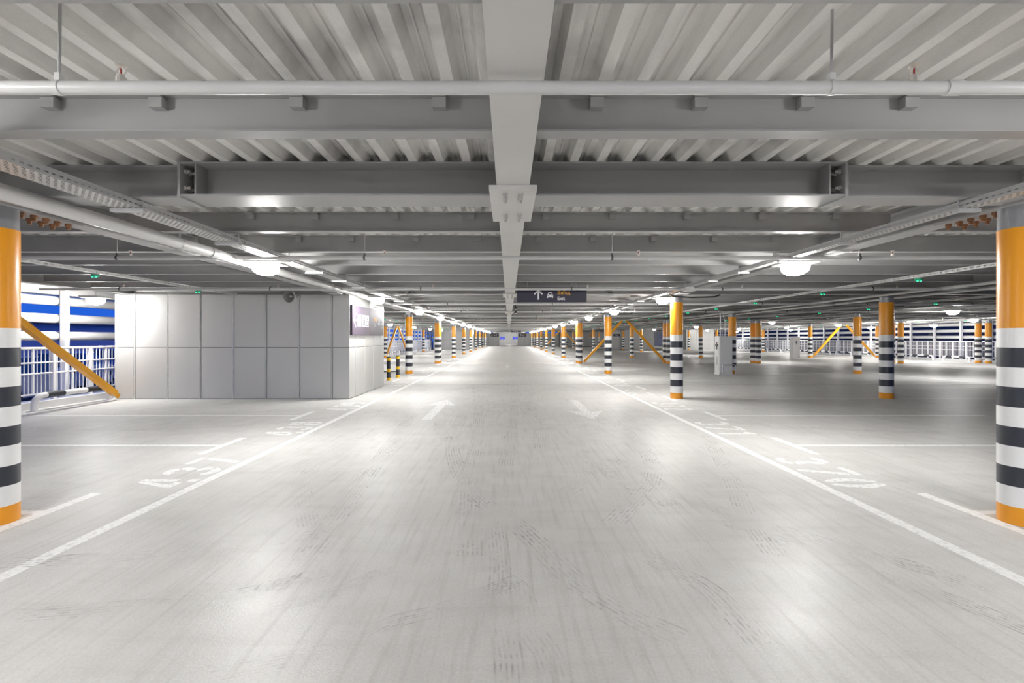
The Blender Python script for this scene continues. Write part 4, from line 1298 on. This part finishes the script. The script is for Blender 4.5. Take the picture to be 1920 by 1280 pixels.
# ---------------------------------------------------------------- facade posts and louver blades
def louver_blade(x, y, z, Ln, s, label, group):
    root = empty('louver_blade', (x, y, z))
    tag(root, label, 'louver', group)
    prof = []
    for k in range(14):
        t = 2*math.pi*k/14
        prof.append((0.13*math.cos(t)*s, 0.105*math.sin(t)))
    ob('blade_skin', MB().prism(prof, 'y', 0.03, Ln-0.03).mesh('blade_skin', M['louver']), root)
    ep = [(p[0]*1.03, p[1]*1.03) for p in prof]
    ob('end_cap', MB().prism(ep, 'y', 0.01, 0.03).mesh('end_cap', M['steel'], False), root)
    ob('end_cap', MB().prism(ep, 'y', Ln-0.03, Ln-0.01).mesh('end_cap', M['steel'], False), root)
LV = [(0.845, 'top'), (0.445, 'middle'), (0.045, 'bottom')]
for x, s, ys, nm in ((-10.35, -1, [3.6, 7.4, 11.2], 'left'), (-10.35, -1, [15.0+3.8*k for k in range(20)], 'far left'), (28.45, 1, [24.9+3.8*k for k in range(17)], 'right')):
    for k, y in enumerate(ys):
        for hz, lev in LV:
            louver_blade(x, y, H+hz, 3.8, s, '%s white rounded louver blade on the %s facade, %s from the viewer' % (lev, nm, ORD[k]), '%s louver blades on the %s facade' % (lev, nm))
POST = MB().box(-0.06, 0.06, -0.055, 0.055, -0.30, DECK).mesh('post', M['railing'], False)
FOOT = MB().box(-0.09, 0.09, -0.09, 0.09, -0.31, -0.28).mesh('foot_plate', M['railing'], False)
BRK = MB().prism([(-0.02,0.12),(0.0,0.12),(0.14,-0.02),(0.14,-0.05),(-0.02,0.06)], 'y', -0.01, 0.01).mesh('bracket', M['steel'], False)
for x, s, ys, nm in ((-10.13, -1, [7.4, 11.2], 'left'), (-10.13, -1, [15.0+1.9*k for k in range(39)], 'far left'), (28.22, 1, [24.9+1.9*k for k in range(33)], 'right')):
    for k, y in enumerate(ys):
        root = empty('facade_post', (x, y, 0))
        tag(root, 'tall white post of the %s facade, %s from the viewer' % (nm, ORD[k]), 'post', 'facade posts on the ' + nm)
        ob('post', POST, root); ob('foot_plate', FOOT, root)
        if y < 60:
            for hz, _ in LV: ob('bracket', BRK, root, (0, 0, H+hz), (0, 0, 0 if s > 0 else math.pi))

for x0, x1, nm, lb in ((-10.62, -10.22, 'trim_3', 'left'), (28.3, 28.7, 'trim_4', 'right')):
    o = ob(nm, MB().box(x0, x1, -6, 91, H+0.985, DECK+0.30).mesh('fascia', M['louver'], False))
    tag(o, 'white edge fascia above the louvers on the %s facade' % lb, 'fascia', kind='structure')

# ---------------------------------------------------------------- outside: ground, houses, parked cars
g = ob('ground', MB().box(-160, 120, -60, 260, -0.75, -0.55).mesh('ground', M['asphalt'], False))
tag(g, 'dark asphalt yard outside the railings', 'ground', kind='structure')
def house(x0, x1, y0, y1, ztop, roof_h, label, winrows, face, wall='far_wall'):
    root = empty('building', ((x0+x1)/2, (y0+y1)/2, -0.55))
    cx, cy = (x0+x1)/2, (y0+y1)/2
    tag(root, label, 'building')
    ob('wall', MB().box(x0-cx, x1-cx, y0-cy, y1-cy, 0, ztop).mesh('wall', M[wall], False), root)
    ob('roof', MB().prism([(y0-cy-0.4, ztop), (y1-cy+0.4, ztop), (y1-cy-3.0, ztop+roof_h), (y0-cy+3.0, ztop+roof_h)], 'x', x0-cx-0.3, x1-cx+0.3).mesh('roof', M['far_roof'], False), root)
    fx = (x1-cx) if face > 0 else (x0-cx)
    for z0, z1, w, gap, mt in winrows:
        yy = y0-cy+1.0
        while yy+w < y1-cy-0.5:
            f = ob('window', MB().box(fx-0.02, fx+0.03*face if face > 0 else fx+0.02, yy, yy+w, z0, z1).mesh('window', M['railing'], False), root) if False else ob('window', MB().box(*sorted((fx-0.03*face, fx+0.03*face)), yy, yy+w, z0, z1).mesh('window', M[mt], False), root)
            yy += w+gap
    return root
house(-42, -32, 18, 44, 3.0, 0.55, 'dark blue house beyond the left railing with small windows', [(1.9, 2.25, 0.45, 1.2, 'far_glass')], 1)
house(-52, -46, 44, 110, 3.4, 0.8, 'farther dark house behind the left louvers', [(1.0, 1.7, 0.7, 1.6, 'window_glow')], 1)
house(38, 46, 20, 100, 7.0, 1.0, 'long dark building beyond the right louvers', [(1.4, 2.4, 1.1, 2.6, 'far_glass')], -1, 'far_roof')

def car(x, y, rot, mat, label):
    root = empty('parked_car', (x, y, -0.55), (0, 0, rot))
    tag(root, label, 'car', 'cars parked beyond the left railing')
    # side profile along local y, extruded in x with tumblehome
    low = [(-2.1,.30),(2.1,.30),(2.18,.55),(2.05,.80),(1.15,.93),(-1.35,.98),(-2.0,.92),(-2.15,.60)]
    mb = MB(); nL = len(low)
    vs = []
    for sx, ins in ((-0.86, 0), (0.86, 0)): vs += [(sx, p[0], p[1]) for p in low]
    mb._add(vs, [tuple(range(nL)), tuple(range(2*nL-1, nL-1, -1))] + [(k, (k+1) % nL, (k+1) % nL+nL, k+nL) for k in range(nL)])
    body = ob('body', mb.mesh('body', mat, False), root)
    cab = [(1.05,.93),(0.45,1.38),(-0.95,1.42),(-1.75,.96)]
    vs = [(-0.82 if p[1] < 1 else -0.62, p[0], p[1]) for p in cab] + [(0.82 if p[1] < 1 else 0.62, p[0], p[1]) for p in cab]
    mb = MB(); mb._add(vs, [(0,1,2,3),(7,6,5,4),(0,4,5,1),(1,5,6,2),(2,6,7,3),(3,7,4,0)])
    ob('cabin', mb.mesh('cabin', M['far_glass'], False), root)
    ob('roof_panel', MB().box(-0.60, 0.60, -0.93, 0.43, 1.40, 1.44).mesh('roof_panel', mat, False), root)
    for sx in (-1, 1):
        for yy in (-1.3, 1.35):
            w = ob('wheel', MB().lathe([(0.18,-0.10),(0.31,-0.10),(0.32,-0.06),(0.32,0.06),(0.31,0.10),(0.18,0.10)], 18, (sx*0.78, yy, 0.32), (1,0,0)).mesh('wheel', M['tyre_solid']), root)
            ob('hub_cap', MB().lathe([(0.17,0.0),(0.15,0.03)], 14, (sx*0.86, yy, 0.32), (sx,0,0)).mesh('hub_cap', M['galv']), w)
        ob('head_lamp', MB().box(sx*0.62-0.14, sx*0.62+0.14, 2.07, 2.15, .62, .74).mesh('head_lamp', M['sign_white'], False), root)
        ob('tail_lamp', MB().box(sx*0.66-0.12, sx*0.66+0.12, -2.15, -2.08, .68, .86).mesh('tail_lamp', M['red_glass'], False), root)
    return root
car(-14.6, 14.2, R(20), M['car_paint'], 'pale parked car close behind the left railing')
car(-16.6, 18.6, R(25), M['car_paint'], 'pale parked car second beyond the left railing')
car(-19.5, 24.0, R(75), M['car_paint2'], 'blue parked car in front of the dark house')
